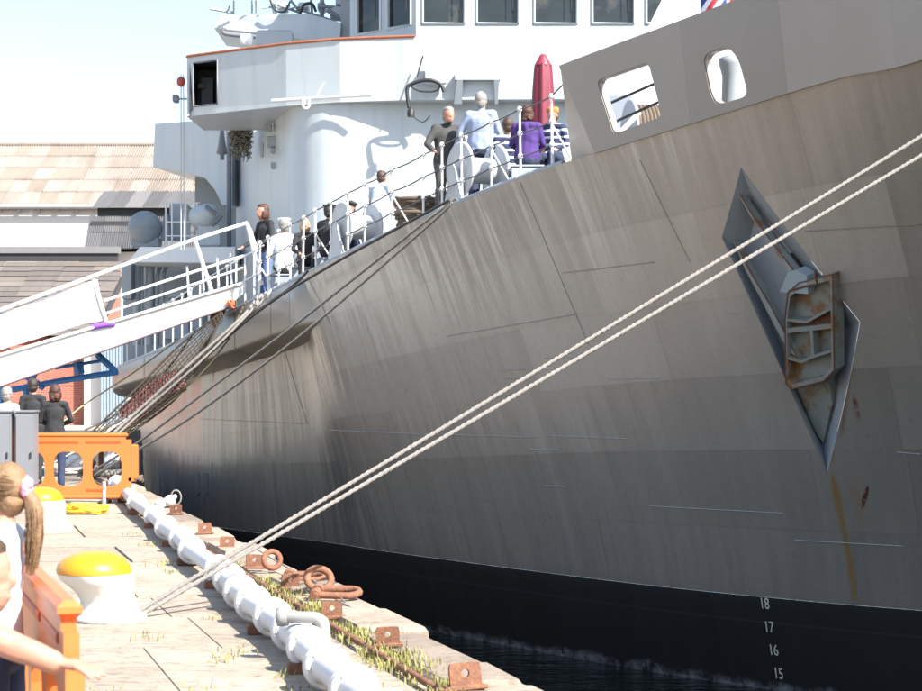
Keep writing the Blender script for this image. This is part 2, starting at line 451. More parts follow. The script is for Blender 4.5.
# iron rail set along the coping
mb = MB(); pts = [(E(y) - .58, y, .016) for y in (6, 9, 12, 16, 20, 25, 30, 36)]
mb.tube(pts, .026, 4)
tag(mb.build('iron_rail', RUST), 'rusty iron rail let into the paving along the quay edge', 'rail')
# weeds
def blade_mat(name, a, b):
    m = bpy.data.materials.new(name); m.use_nodes = True; g = NT(m)
    geo = g.new('ShaderNodeNewGeometry').outputs['Position']
    g.l(g.mix(g.noise(geo, 14, 3), a, b), g.b.inputs['Base Color']); g.b.inputs['Roughness'].default_value = .7; return m
mb = MB()
def tuft(x, y, n, sp, hh):
    for _ in range(n):
        bx = x + random.gauss(0, sp); by = y + random.gauss(0, sp * 1.6); h = hh * random.uniform(.4, 1.15)
        a = random.uniform(0, 6.28); w = random.uniform(.004, .008); d = random.uniform(.1, .75) * h
        dx, dy = math.cos(a), math.sin(a)
        mb.add([(bx - dy * w, by + dx * w, -.03), (bx + dy * w, by - dx * w, -.03), (bx + dx * d * .4 + dy * w * .7, by + dy * d * .4 - dx * w * .7, h * .6), (bx + dx * d * .4 - dy * w * .7, by + dy * d * .4 + dx * w * .7, h * .6), (bx + dx * d, by + dy * d, h)],
               [(0, 1, 2, 3), (3, 2, 4)])
for _ in range(62):
    y = random.choice([random.uniform(9.8, 12.4), random.uniform(12.4, 17), random.uniform(9.8, 18)])
    tuft(E(y) - random.uniform(.40, .66), y, random.randint(18, 40), .06, random.uniform(.03, .085))
for (px, py) in ((232, 657), (236, 652), (226, 662), (288, 677), (145, 545), (165, 565), (172, 572), (135, 535), (205, 690), (100, 690), (365, 665), (300, 690), (150, 640), (210, 618)):
    Y = EYE * F / (py - HY); tuft((px - CX) / F * Y, Y, random.randint(10, 26), .06, random.uniform(.03, .07))
tag(mb.build('grass', blade_mat('weed_green', (.15, .17, .045), (.31, .27, .10)), origin=(0, 0, 0)), 'thin weeds growing in the joints along the quay edge', 'grass', kind='stuff')

# ------------------------------------------------------------------ SHIP
SHIP = thing('naval_ship', 'large grey naval ship moored along the quay, bow towards the right', 'ship', (0, 33, -2.34))
SO = WL[SHIP.name]
PT = [1.0]
def grid_mesh(name, fn, nfn, s0, s1, t0, t1, nu, nv, mat, parent, cuts=(), push=0.0, custom=True, uvfn=None):
    bm = bmesh.new(); lay = bm.loops.layers.uv.new('UVMap'); lst = bm.loops.layers.uv.new('ST')
    vv = []
    for j in range(nv + 1):
        for i in range(nu + 1):
            s = lerp(s0, s1, i / nu); t = lerp(t0, t1, j / nv)
            p = fn(s, t)
            if push: p = p + nfn(s, t) * push
            vv.append((bm.verts.new(p - SO), s, t))
    for j in range(nv):
        for i in range(nu):
            q = [vv[j * (nu + 1) + i], vv[j * (nu + 1) + i + 1], vv[(j + 1) * (nu + 1) + i + 1], vv[(j + 1) * (nu + 1) + i]]
            f = bm.faces.new([a[0] for a in q]); f.smooth = custom
            for lp, a in zip(f.loops, q):
                lp[lst].uv = (a[1], a[2]); lp[lay].uv = (arc(a[1]), a[0].co.z + SO.z)
    for planes in cuts:
        hitn = False
        for f in bm.faces:
            if all((v.co + SO - co).dot(no) < 0 for v in f.verts[:1] for co, no in planes): hitn = True
        cs = [v.co + SO for v in bm.verts]
        if not hitn:      # cheap reject: whole plate on the far side of one plane
            if any(all((c - co).dot(no) > 0 for c in cs) for co, no in planes): continue
        for co, no in planes:
            bmesh.ops.bisect_plane(bm, geom=bm.verts[:] + bm.edges[:] + bm.faces[:], plane_co=co - SO, plane_no=no, dist=1e-5)
        dead = [f for f in bm.faces if all((f.calc_center_median() + SO - co).dot(no) < 0 for co, no in planes)]
        bmesh.ops.delete(bm, geom=dead, context='FACES')
    if not bm.faces: bm.free(); return None
    for v in [v for v in bm.verts if not v.link_faces]: bm.verts.remove(v)
    bm.verts.ensure_lookup_table(); bm.verts.index_update(); bm.faces.index_update()
    nrm = [Vector((0, 0, 1))] * len(bm.verts)
    if custom:
        for v in bm.verts:
            if v.link_loops: u = v.link_loops[0][lst].uv; nrm[v.index] = nfn(u.x, u.y)
        for f in bm.faces:
            f.normal_update()
            if f.normal.dot(nrm[f.verts[0].index]) < 0: f.normal_flip()
    bm.loops.layers.uv.remove(lst)
    isl = []; seen = set()
    for f in bm.faces:
        if f.index in seen: continue
        st_ = [f]; comp = set()
        while st_:
            q = st_.pop()
            if q.index in comp: continue
            comp.add(q.index)
            for e in q.edges: st_ += [k for k in e.link_faces if k.index not in comp]
        seen |= comp; isl.append(comp)
    for comp in (isl if len(isl) > 1 and custom else [None]):
        b2 = bm.copy(); nr = nrm
        if comp is not None:
            b2.faces.ensure_lookup_table(); b2.verts.ensure_lookup_table()
            keepv = {v.index for i in comp for v in b2.faces[i].verts}; nr = [nrm[i] for i in range(len(b2.verts)) if i in keepv]
            bmesh.ops.delete(b2, geom=[v for v in b2.verts if v.index not in keepv], context='VERTS')
        me = bpy.data.meshes.new(name); b2.to_mesh(me); b2.free(); me.materials.append(mat)
        if custom: me.normals_split_custom_set_from_vertices([tuple(n) for n in nr])
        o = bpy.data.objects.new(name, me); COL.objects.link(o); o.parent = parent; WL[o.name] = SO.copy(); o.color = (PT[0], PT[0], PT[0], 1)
    bm.free()
    return o
def planes_of(pts, n):
    c = sum(pts, Vector()) / len(pts); out = []
    for a, b in zip(pts, pts[1:] + pts[:1]):
        no = (b - a).cross(n).normalized()
        if (c - a).dot(no) > 0: no = -no
        out.append((a, no))
    return out
# anchor pocket outline on the hull
RP = [hit(*q) for q in ((741, 168), (722, 237), (827, 473), (860, 322))]
RPT = [r[0] for r in RP]; RN = sum((r[1] for r in RP), Vector()).normalized()
RCUT = planes_of(RPT, RN)
def shrink(s, t): return H(s, t)
hull = grid_mesh('hull', H, HN, 0, NS, 0, 1, 150, 14, HULLM, SHIP, [RCUT], push=-.02)
# plating: six strakes of welded plates, butts staggered
tb = [0.0, .15, .32, .48, .645, .83, 1.0]
gs = .0012; STRAKE_SHADE = [.70, .68, .86, .98, 1.12, 1.08]  # repaint bands with hull shade painted in: lower strakes darker, upper lighter
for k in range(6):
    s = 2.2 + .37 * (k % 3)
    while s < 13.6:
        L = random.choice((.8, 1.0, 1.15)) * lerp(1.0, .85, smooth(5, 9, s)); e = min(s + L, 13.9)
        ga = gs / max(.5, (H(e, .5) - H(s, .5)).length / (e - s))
        tone = STRAKE_SHADE[k] * random.choice((1, 1, 1.04, .95))
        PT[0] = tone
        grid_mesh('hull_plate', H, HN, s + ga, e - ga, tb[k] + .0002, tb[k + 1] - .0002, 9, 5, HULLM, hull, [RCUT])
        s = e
PT[0] = 1.0
# boot topping: black paint down to and below the waterline
def boot_mat():
    m = bpy.data.materials.new('boot_topping_black'); m.use_nodes = True; g = NT(m)
    uv = g.new('ShaderNodeUVMap', uv_map='UVMap').outputs[0]; geo = g.new('ShaderNodeNewGeometry').outputs['Position']
    sp = g.new('ShaderNodeSeparateXYZ'); g.l(geo, sp.inputs[0])
    st = g.noise(g.map(uv, (3, .25, 1)), 1, 5, .65)
    c = g.mix(st, (.008, .0078, .0085), (.022, .021, .021))
    z = g.math('ADD', sp.outputs[2], g.math('MULTIPLY', g.noise(g.map(uv, (2.4, 2.4, 1)), 1, 5), .34))
    band = g.ramp(z, -2.03, -2.13)
    c = g.mix(g.math('MULTIPLY', band, g.ramp(g.noise(uv, 5, 5, .7), .38, .58), clamp=True), c, (.20, .20, .205))  # pale waterline scum, with reflections off the water painted in
    # a fainter scum line
    d = g.math('SUBTRACT', 1, g.math('MULTIPLY', g.math('ABSOLUTE', g.math('ADD', sp.outputs[2], 1.42)), 45), clamp=True)
    c = g.mix(g.math('MULTIPLY', d, .3), c, (.06, .06, .065))
    g.l(c, g.b.inputs['Base Color']); g.b.inputs['Roughness'].default_value = .62
    g.b.inputs['Specular IOR Level'].default_value = .3
    g.l(g.bump(g.noise(g.map(uv, (1.5, .3, 1)), 1, 3), .3, .08).outputs[0], g.b.inputs['Normal']); return m
grid_mesh('boot_topping', H, HN, 0, NS, -.9, -.001, 160, 10, boot_mat(), hull, push=.004)
# weld beads and scratch lines lying on the plating
BEAD = M('weld_bead_highlight', (.36, .36, .36), .5)  # paler than the hull: highlight along the welds put into the colour
def bead(a, b, r=.006, mat=BEAD, n=14, name='weld_bead', par=None):
    pts = []
    for i in range(n + 1):
        l, nn, s, t = hit(lerp(a[0], b[0], i / n), lerp(a[1], b[1], i / n)); pts.append(l + HN(s, t) * .005)
    return MB().tube(pts, r, 5).build(name, mat, par or hull)
for a, b in (((651, 506), (783, 513)), ((795, 540), (903, 546)), ((897, 452), (921, 454)), ((545, 435.5), (627, 438.5)), ((543, 485.5), (566, 486.5)), ((500, 370), (525, 369)), ((503, 378), (524, 378)), ((544, 358), (578, 357)),
             ((607, 379), (660, 378)), ((330, 430), (420, 434)), ((424, 434), (536, 437)), ((528, 449), (558, 450)), ((740, 312), (725, 312))):
    bead(a, b, .0065)
for a, b in (((563, 273), (655, 262)), ((447, 336), (577, 314)), ((805, 231), (921, 224))):
    bead(a, b, .007, HULLM)
SEAM = M('dark_seam', (.15, .135, .12), .5)
for a, b in (((308, 278), (331, 324)), ((283, 345), (307, 423)), ((200, 419), (307, 423.5)), ((212, 462), (212.5, 492)), ((520, 182), (589, 345)), ((640, 160), (690, 262))):
    bead(a, b, .003, SEAM, name='plate_seam')
# two small overboard discharge slots near the quay
for px in (197, 206):
    mb = MB(); l, n, s, t = hit(px, 484)
    c = [hit(px + dx, 484 + dy)[0] + HN(s, t) * .012 for dx, dy in ((-2.6, -11), (2.0, -11), (3, 9), (1, 11), (-1.6, 9))]
    mb.prism(c, -HN(s, t) * .06); mb.build('discharge_slot', M('slot_paint', (.10, .09, .08), .6), hull)
# draught marks
def text_mesh(txt, size, name, mat, M4, parent):
    cu = bpy.data.curves.new('tmp', 'FONT'); cu.body = txt; cu.size = size; cu.extrude = .003; cu.align_x = 'CENTER'; cu.align_y = 'CENTER'
    o = bpy.data.objects.new('tmp', cu); COL.objects.link(o)
    me = bpy.data.meshes.new_from_object(o.evaluated_get(bpy.context.evaluated_depsgraph_get()))
    bpy.data.objects.remove(o); me.name = name
    me.transform(Matrix.Translation(-wl(parent)) @ M4)
    me.materials.clear(); me.materials.append(mat)
    ob = bpy.data.objects.new(name, me); COL.objects.link(ob); ob.parent = parent; WL[ob.name] = wl(parent).copy(); return ob
MARK = M('mark_white_paint', (.62, .60, .50), .6, var=.15, vs=20)
for txt, px, py in (('18', 765, 603.5), ('17', 769.5, 627), ('16', 774, 650), ('15', 779, 673.5)):
    l, n, s, t = hit(px, py); n = HN(s, t)
    xa = (H(s + .05, t) - H(s - .05, t)).normalized(); za = n; ya = za.cross(xa).normalized()
    M4 = Matrix((xa, ya, za)).transposed().to_4x4(); M4.translation = l + n * .012
    sc = Matrix.Diagonal((.78, 1.08, 1, 1)).to_4x4()
    text_mesh(txt, .20, 'draught_mark', MARK, M4 @ sc, hull)
# anchor pocket
POCK = M('pocket_grey_paint', (.31, .335, .365), .38, var=.1, bump=.1, bs=8, col2=(.14, .08, .045), c2=(.66, .76), c2s=2.6)
c0 = sum(RPT, Vector()) / 4
depth = .62
def rin(px, py, d):      # point behind the hull surface
    d_ = (P(px, py, 1) - EYEV).normalized(); return hit(px, py)[0] - d_ * (d / d_.dot(RN))
inner = [rin(757, 212, .34), rin(744, 258, .34), rin(822, 442, .34), rin(846, 328, .34)]
mb = MB()
def onhull(c):
    l = BV.ray_cast(c + RN * 1.5, -RN)[0]; return (l if l is not None else c) + RN * .003
for i in range(4):
    j = (i + 1) % 4
    for k in range(12):
        a_, b_ = k / 12, (k + 1) / 12
        mb.add([onhull(RPT[i].lerp(RPT[j], a_)), onhull(RPT[i].lerp(RPT[j], b_)), inner[i].lerp(inner[j], b_), inner[i].lerp(inner[j], a_)], [(0, 1, 2, 3)])
mb.add(inner, [(0, 1, 2), (0, 2, 3)])
mb.build('anchor_pocket', POCK, hull)
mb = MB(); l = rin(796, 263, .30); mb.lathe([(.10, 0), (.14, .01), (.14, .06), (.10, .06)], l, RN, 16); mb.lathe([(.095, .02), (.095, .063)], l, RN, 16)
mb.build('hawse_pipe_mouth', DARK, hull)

# bulwark forward: vertical plating above the knuckle, with two openings
def BHh(s): return lerp(1.31, 1.22, smooth(9, 12, s))
def BW(s, t):
    p = DE(s) - inb(s) * .012; p = p + Vector((0, 0, BHh(s) * t - .01)) - inb(s) * .17 * t; return p
def BWN(s, t): return (-inb(s) + Vector((0, 0, -.04))).normalized()
sb0 = s_of_px(597)
stop = s_of_px(571)
bv_v = []; bv_f = []
for j in range(13):
    for i in range(201): bv_v.append(BW(lerp(9, 13.4, i / 200), j / 12))
for j in range(12):
    for i in range(200): bv_f.append((j * 201 + i, j * 201 + i + 1, (j + 1) * 201 + i + 1, (j + 1) * 201 + i))
BB = BVHTree.FromPolygons(bv_v, bv_f)
def bhit(px, py):
    d = (P(px, py, 1) - EYEV).normalized(); l, n, i, dd = BB.ray_cast(EYEV, d)
    return l, (n if n.dot(d) < 0 else -n)
def rounded(q, r, n=4):     # rounded polygon in picture points
    out = []; N = len(q)
    for i in range(N):
        p = Vector(q[i]); a = (Vector(q[i - 1]) - p).normalized() * r; b = (Vector(q[(i + 1) % N]) - p).normalized() * r
        for k in range(n + 1):
            t = k / n; out.append(p + a * (1 - t) ** 2 + b * t ** 2)
    return out
cuts = []
OPEN = ([(598, 80.5), (650, 62), (663.5, 117.5), (615, 135)], 6), ([(704, 55), (730, 45), (741, 60), (750, 97), (718, 107), (711, 92)], 9)
for q, r in OPEN:
    pts = [bhit(*p)[0] for p in rounded(q, r)]; n = bhit(*q[0])[1]
    cuts.append(planes_of(pts, n))
    mb = MB(); bi = [p - n * .0 for p in pts]
    # rim plate: the thickness of the bulwark round the opening
    N = len(pts)
    vs = [p + n * .012 for p in pts] + [p - n * .08 for p in pts]
    cc = sum(pts, Vector()) / N
    vs += [p + (cc - p).normalized() * .02 - n * .08 for p in pts] + [p + (cc - p).normalized() * .02 + n * .012 for p in pts]
    fs = []
    for i in range(N):
        j = (i + 1) % N
        fs += [(i, j, N + j, N + i), (N + i, N + j, 2 * N + j, 2 * N + i), (2 * N + i, 2 * N + j, 3 * N + j, 3 * N + i), (3 * N + i, 3 * N + j, j, i)]
    mb.add(vs, fs, False); OPENRIM = mb; cuts[-1] = (cuts[-1], mb)
bul = MB()
a0 = BW(stop, 1); b0 = BW(sb0, 0); c1 = DE(s_of_px(553)) + inb(9) * .34
bul.prism([a0, b0, c1 + Vector((0, 0, .0)), c1 + Vector((0, 0, .05))], inb(9.3) * .03)
bulw = bul.build('bulwark', BULWM, SHIP)
bulw.data.uv_layers.new(name='UVMap')
# slanted aft edge is cut by a plane through the crease
ce = (b0 - a0).cross(BWN(9.3, .5)).normalized()
if ce.x > 0: ce = -ce
edges_s = [s_of_px(572) - .02, s_of_px(693), s_of_px(790), s_of_px(900), 13.6]
for a, b in zip(edges_s, edges_s[1:]):
    o = grid_mesh('bulwark_plate', BW, BWN, a + .0004, b - .0004, 0, 1, 26, 6, BULWM, bulw, [c[0] for c in cuts], custom=False)
    if a < edges_s[0] + .01:
        bm = bmesh.new(); bm.from_mesh(o.data)
        bmesh.ops.bisect_plane(bm, geom=bm.verts[:] + bm.edges[:] + bm.faces[:], plane_co=a0 - SO, plane_no=ce, clear_outer=True)
        bm.to_mesh(o.data); bm.free()
    sm = o.modifiers.new('thick', 'SOLIDIFY'); sm.thickness = .05; sm.offset = 0
for c in cuts: c[1].build('opening_rim', BULWM, bulw)
mb = MB(); mb.cbox(P(595.5, 146, 25.85), (.05, .05, .12)); mb.build('eye_plate', RAILW, SHIP)

# side bulge aft: lit vertical face, rounded lower edge, dark underside
def bulge_pt(s, k):
    d = DE(s); low = PY(d)
    f = 1 - smooth(6.75, 7.35, s)
    hgt = lerp(.46, .82, smooth(3, 6.5, s))
    n = inb(s)
    prof = [(.06, .0), (.0, -.05), (.0, -hgt * .45), (.0, -hgt * .93), (.015, -hgt * .985), (.07, -hgt * 1.03), (.45, -hgt * 1.16), (.95, -hgt * 1.27)]
    o_, z_ = prof[k]
    o_ = lerp(.12 + .25 * (1 - k / 7), o_, f) if f < 1 else o_
    return d + n * (o_ - .02 * f) + Vector((0, 0, z_))
for i in range(9):
    a = lerp(1.8, 7.25, i / 9); b = lerp(1.8, 7.25, (i + 1) / 9)
    vs = []; fs = []; nu = 8
    for j in range(nu + 1):
        s = lerp(a + .004, b - .004, j / nu); vs += [bulge_pt(s, k) for k in range(8)]
    for j in range(nu):
        for k in range(7): fs.append((j * 8 + k, j * 8 + 8 + k, j * 8 + 9 + k, j * 8 + 1 + k))
    if i == 0:
        blg = MB().add(vs, fs, True).build('hull_bulge', BULGEM, hull); o = blg
        o.data.uv_layers.new(name='UVMap')
    else:
        o = MB().add(vs, fs, True).build('bulge_plate', BULGEM, hull); o.data.uv_layers.new(name='UVMap')
    for lp in o.data.loops:
        p = o.data.vertices[lp.vertex_index].co + SO; o.data.uv_layers[0].data[lp.index].uv = (p.y * 1.3, p.z)
# deck
mb = MB(); vs = []; fs = []
for i in range(61):
    s = lerp(.5, 13.6, i / 60); d = DE(s)
    vs += [d + inb(s) * .04 + Vector((0, 0, -.03)), d + inb(s) * 2.5 + Vector((0, 0, .29)), d + Vector((9, 4, .35))]
for i in range(60):
    for k in range(2): fs.append((i * 3 + k, i * 3 + 3 + k, i * 3 + 4 + k, i * 3 + 1 + k))
mb.add(vs, fs, True); mb.build('deck', DECKM, SHIP)
# white waterway bar on the deck edge
mb = MB(); pts = [DE(lerp(1.8, s_of_px(560), i / 60)) + inb(5) * .06 + Vector((0, 0, .02)) for i in range(61)]
mb.tube(pts, .045, 6); mb.build('waterway_bar', SHIPG, SHIP)

# guard rails
stp = [254, 263, 273.5, 285, 297.6, 311, 326, 343, 359.5, 387, 418, 437, 456.7, 486, 515, 546.5]
tops = []
mbst = None
for k, px in enumerate(stp):
    s = s_of_px(px); d = DE(s) + inb(s) * .10; 
    h = 1.03
    mb = MB(); lean = random.uniform(-.02, .02)
    q = [d + Vector((lean * z, 0, z)) for z in (0, .35, .68, h)]
    mb.tube([q[0], q[3]], .019, 7)
    for z in (.35, .68, h): mb.ell(d + Vector((lean * z, 0, z)), (.04, .04, .045), nu=8, nv=6)
    mb.cbox(d + Vector((0, 0, .03)), (.14, .10, .06), ch=.015)
    if k in (0, 2, 5, 9, 13, 15): mb.tube([d + inb(s) * .45 + Vector((0, 0, .0)), d + Vector((0, 0, .62))], .014, 6)
    mb.build('stanchion', RAILW, SHIP); tops.append(q)
for l in (1, 2, 3):
    pts = []
    for a, b in zip(tops, tops[1:]):
        for t in (0, .25, .5, .75): 
            p = a[l].lerp(b[l], t); p.z -= .03 * 4 * t * (1 - t) * (b[l] - a[l]).length; pts.append(p)
    pts.append(tops[-1][l])
    if l == 3: pts.append(P(572, 76, 26.6))
    MB().tube(pts, .011, 6).build('guard_wire', M('guard_wire', (.10, .10, .10), .5), SHIP)
for px in range(122, 250, 9):
    s = s_of_px(px); d = DE(s) + inb(s) * .12
    mb = MB(); mb.tube([d, d + Vector((0, 0, .95))], .018, 6); mb.ell(d + Vector((0, 0, .95)), (.035, .035, .035), nu=8, nv=5); mb.ell(d + Vector((0, 0, .5)), (.03, .03, .03), nu=8, nv=5)
    mb.build('stanchion', RAILW, SHIP)
for z in (.5, .95):
    MB().tube([DE(s_of_px(px)) + inb(4) * .12 + Vector((0, 0, z)) for px in range(122, 258, 9)], .012, 6).build('guard_wire', RAILW, SHIP)

# ------------------------------------------------------------------ superstructure
SUP = None
def deckz(px): return DE(s_of_px(px)).z
# main front with rounded port corner; plan points (X, Y)
def px2x(px, Y): return (px - CX) / F * Y
plan = [Vector((px2x(236, 45.5), 45.5, 0)), Vector((px2x(258, 41.6), 41.6, 0)), Vector((px2x(279, 39.1), 39.1, 0))]
arcp = []
for k in range(9):
    q = R(lerp(188, 269, k / 8)); arcp.append(Vector((px2x(287, 38.1) + 1.25 + 1.25 * math.cos(q), 38.28 + 1.25 * math.sin(q), 0)))
plan = plan + arcp + [Vector((px2x(420, 37), 37.0, 0)), Vector((px2x(560, 36.9), 36.9, 0)), Vector((px2x(800, 37.2), 37.2, 0)), Vector((12, 44, 0))]
z0, z1 = 2.6, 7.3
vs = []; fs = []
for p in plan: vs += [(p.x, p.y, z0), (p.x, p.y, z1)]
for i in range(len(plan) - 1): fs.append((2 * i, 2 * i + 2, 2 * i + 3, 2 * i + 1))
mb = MB(); mb.add(vs, fs); mb.sm = [i in range(2, 12) for i in range(len(mb.f))]
SUP = mb.build('superstructure', SHIPW, SHIP)
# bridge wing: swept band
wz0, wz1 = 7.19, 8.385
wp = [(190, 38.7), (216, 38.3), (240, 37.95), (286, 37.3), (340, 36.8), (415, 36.5), (560, 36.4), (820, 36.6)]
def wing_pt(px, Y, z): return Vector((px2x(px, Y), Y, z))
WING = None
flare = .16
vs = []; fs = []
# front band built with a window opening between 193 and 218
mb = MB()
segs = [(184, 38.9)] + wp
def band(a, b, za, zb, th=.06):
    A0 = wing_pt(a[0], a[1] + flare * (zb - za) / (wz1 - wz0) * 0, za); 
    def q(pt, z): 
        f = (wz1 - z) / (wz1 - wz0); v = wing_pt(pt[0], pt[1], z); v.y += .10 * f; return v
    p = [q(a, za), q(b, za), q(b, zb), q(a, zb)]
    mb.prism(p, (0.0, th, 0))
band((187, 38.8), (193.3, 38.66), wz0, wz1)
band((193.3, 38.66), (217.5, 38.28), wz0, 7.36); band((193.3, 38.66), (217.5, 38.28), 8.24, wz1)
for a, b in zip([(217.5, 38.28)] + wp[2:], wp[2:]): band(a, b, wz0, wz1)
# port end plate and rear
a = wing_pt(187, 38.8, 0); mb.prism([(a.x, a.y, wz0), (a.x, a.y, wz1), (a.x + .05, a.y + 2.2, wz1), (a.x + .05, a.y + 2.2, wz0)], (.05, 0, 0))
a2 = wing_pt(300, 40.6, 0); mb.prism([(a.x + .05, a.y + 2.0, wz0), (a2.x, a2.y, wz0), (a2.x, a2.y, wz1), (a.x + .05, a.y + 2.0, wz1)], (0, .05, 0))
WING = mb.build('bridge_wing', SHIPW, SHIP)
# wing floor (underside)
poly = [wing_pt(px, Y + .10, wz0 + .002) for px, Y in [(187, 38.8)] + wp[1:]] + [Vector((10, 41, wz0 + .002)), Vector((a.x + .05, 41, wz0 + .002))]
MB().prism(poly, (0, 0, .10)).build('wing_floor', SHIPW, WING)
# window surround + console, and a near-black box added so the opening reads dark
mb = MB()
f1 = [wing_pt(193.3, 38.62, 7.36), wing_pt(217.5, 38.24, 7.36), wing_pt(217.5, 38.24, 8.24), wing_pt(193.3, 38.62, 8.24)]
mb.tube(f1 + f1[:1], .018, 4, cap=False); mb.build('wing_window_frame', GREYC, WING)
mb = MB(); cx_ = px2x(205, 39); mb.box(cx_ - .28, cx_ + .5, 39.9, 39.95, 7.3, 8.38); mb.box(cx_ - .28, cx_ + .5, 38.75, 39.95, 8.32, 8.37); mb.box(cx_ - .28, cx_ - .24, 38.75, 39.95, 7.3, 8.3); mb.box(cx_ + .46, cx_ + .5, 38.4, 39.95, 7.3, 8.3); mb.build('opening_shade_box', DARK, WING)
mb = MB(); c = wing_pt(205, 39.3, 7.75)
mb.cbox(c + Vector((0, .4, 0)), (.75, .08, 1.0)); mb.cbox(c + Vector((.05, .12, -.05)), (.24, .3, .75), ch=.03); mb.cbox(c + Vector((-.06, -.05, .12)), (.14, .12, .12), ch=.02)
mb.build('wing_console', DARK, WING)
# red-brown cap rail on the wing
MB().tube([wing_pt(px, Y - .0, wz1 + .015) for px, Y in [(187, 38.8)] + wp[:6]], .03, 6).build('wing_cap_rail', M('varnished_rail', (.30, .10, .05), .5, var=.3, vs=6), WING)
# bars, hook and stowage on the wing front
mb = MB(); mb.tube([P(272, 101, 37.3), P(318, 98, 36.95), P(372, 95, 36.55)], .035, 6); mb.tube([P(305, 104, 36.9), P(305, 98, 36.9)], .03, 6)
mb.tube(cr([P(303, 97, 36.85), P(303, 106, 36.85), P(306, 108.5, 36.85), P(309, 106, 36.85), P(309, 97, 36.85)]), .025, 6)
mb.tube([P(316, 97, 36.8), P(324, 83, 36.75)], .022, 6); mb.build('boat_hook_rack', WHITE, WING)
# bridge house
bz0, bz1 = 8.30, 11.2; zs = 8.80; ztop = 10.2
fy = 37.35
def win_wall(xs, A, B, name):
    """wall from A to B (plan), windows at fractions xs"""
    A = Vector(A); B = Vector(B); dirv = (B - A); L = dirv.length; u = dirv / L; nn = Vector((u.y, -u.x, 0))
    mb = MB()
    def seg(f0, f1, za, zb, off=0): 
        mb.prism([A + dirv * f0 + nn * off + Vector((0, 0, za)), A + dirv * f1 + nn * off + Vector((0, 0, za)), A + dirv * f1 + nn * off + Vector((0, 0, zb)), A + dirv * f0 + nn * off + Vector((0, 0, zb))], -nn * .12)
    seg(0, 1, bz0, zs); seg(0, 1, ztop, bz1)
    last = 0
    for a, b in xs: seg(last, a, zs, ztop); last = b
    seg(last, 1, zs, ztop)
    w = mb.build(name, SHIPW, SHIP)
    for a, b in xs:
        m2 = MB(); q = [A + dirv * a - nn * .07, A + dirv * b - nn * .07]
        m2.prism([q[0] + Vector((0, 0, zs)), q[1] + Vector((0, 0, zs)), q[1] + Vector((0, 0, ztop)), q[0] + Vector((0, 0, ztop))], -nn * .03)
        m2.build('window_pane', GLASS, w)
        m3 = MB(); c = [A + dirv * a + nn * .012, A + dirv * b + nn * .012]
        pts = [c[0] + Vector((0, 0, zs)), c[1] + Vector((0, 0, zs)), c[1] + Vector((0, 0, ztop)), c[0] + Vector((0, 0, ztop))]
        m3.tube(pts + pts[:1], .028, 4, cap=False, smooth=False); m3.build('window_frame', SHIPW, w)
        m4 = MB(); wx = A + dirv * lerp(a, b, .86) + nn * .05; m4.tube([wx + Vector((0, 0, ztop)), wx + Vector((0, 0, zs + .25))], .012, 5); m4.build('wiper', BLACK, w)
    return w
A = (px2x(416, fy), fy, 0); B = (px2x(840, fy), fy, 0); xf = lambda p: (p - 416) / (840 - 416)
win_wall([(xf(a), xf(b)) for a, b in ((422.5, 464.5), (476.5, 518.5), (534, 577), (592, 634), (646, 688), (700, 742))], A, B, 'bridge_front')
A2 = (px2x(350, 38.7), 38.7, 0)
win_wall([(.10, .47), (.57, .93)], A2, A, 'bridge_side')
# interior back wall so the bridge is dark behind the glass
MB().box(px2x(340, 40), 9, 40.2, 40.3, bz0, bz1).build('bridge_bulkhead', SHIPG, SHIP)
MB().box(px2x(340, 40), 9, 36.9, 44, bz1, bz1 + .15).build('bridge_roof', SHIPW, SHIP)
# upper signal platform to port, wedge with dark underside
mb = MB()
pl = [P(214, 28, 41), P(222, 16, 41), P(309, 14, 40.3), P(341, 23, 40), P(340, 37, 40), P(316, 39.5, 40.2)]
mb.prism(pl, (0, 2.2, 0)); SIG = mb.build('signal_platform', SHIPW, SHIP)
mb = MB(); mb.tube(cr([P(224, 28, 40.8), P(226, 34, 40.8), P(262, 37, 40.7), P(290, 36.5, 40.6), P(318, 40, 40.5)]), .05, 7); mb.build('platform_pipe', GREYC, SHIP)
mb = MB()
for (x0, y0, x1, y1, r) in ((210, 9, 234, 13, .03), (230, 5, 227, 13, .02), (234, 0, 234, 14, .025), (252, 0, 252, 14, .02), (256, 0, 256, 14, .02), (272, 2, 275, 14, .05), (275, 4, 300, 13, .03), (290, 0, 300, 12, .03), (311, 0, 312, 14, .03), (322, 0, 322, 16, .05), (318, 6, 340, 8, .04), (300, 10, 330, 20, .03), (327, 10, 345, 22, .05), (285, 10, 312, 4, .02), (262, 8, 290, 6, .025)):
    MB().tube([P(x0, y0, 40.6), P(x1, y1, 40.8)], r, 6).build('aerial_bar', SHIPG, SHIP)
for (x0, x1, y0, y1) in ((278, 288, 3, 12), (299, 309, 4, 11), (330, 347, 8, 20), (336, 350, 0, 7), (318, 326, 4, 12)):
    a_ = P(x0, y1, 40.9); b_ = P(x1, y0, 40.9); MB().cbox((a_ + b_) / 2, (b_.x - a_.x, .4, b_.z - a_.z), ch=.03).build('signal_box', SHIPW, SHIP)
mb = MB(); mb.tube(cr([P(300, 14, 40.5), P(304, 5, 40.5), P(312, 4, 40.5), P(316, 12, 40.5)]), .03, 6); mb.tube(cr([P(270, 0, 40.4), P(275, 10, 40.4), P(284, 12, 40.4), P(290, 2, 40.4)]), .02, 6); mb.build('cable_loop', BLACK, SHIP)
for k, px in enumerate((244, 249, 260)):
    mb = MB(); mb.lathe([(.06, 0), (.09, .05), (.09, .18), (.05, .22)], P(px, 45, 39.5), n=10); mb.build('signal_lamp', WHITE, SHIP)
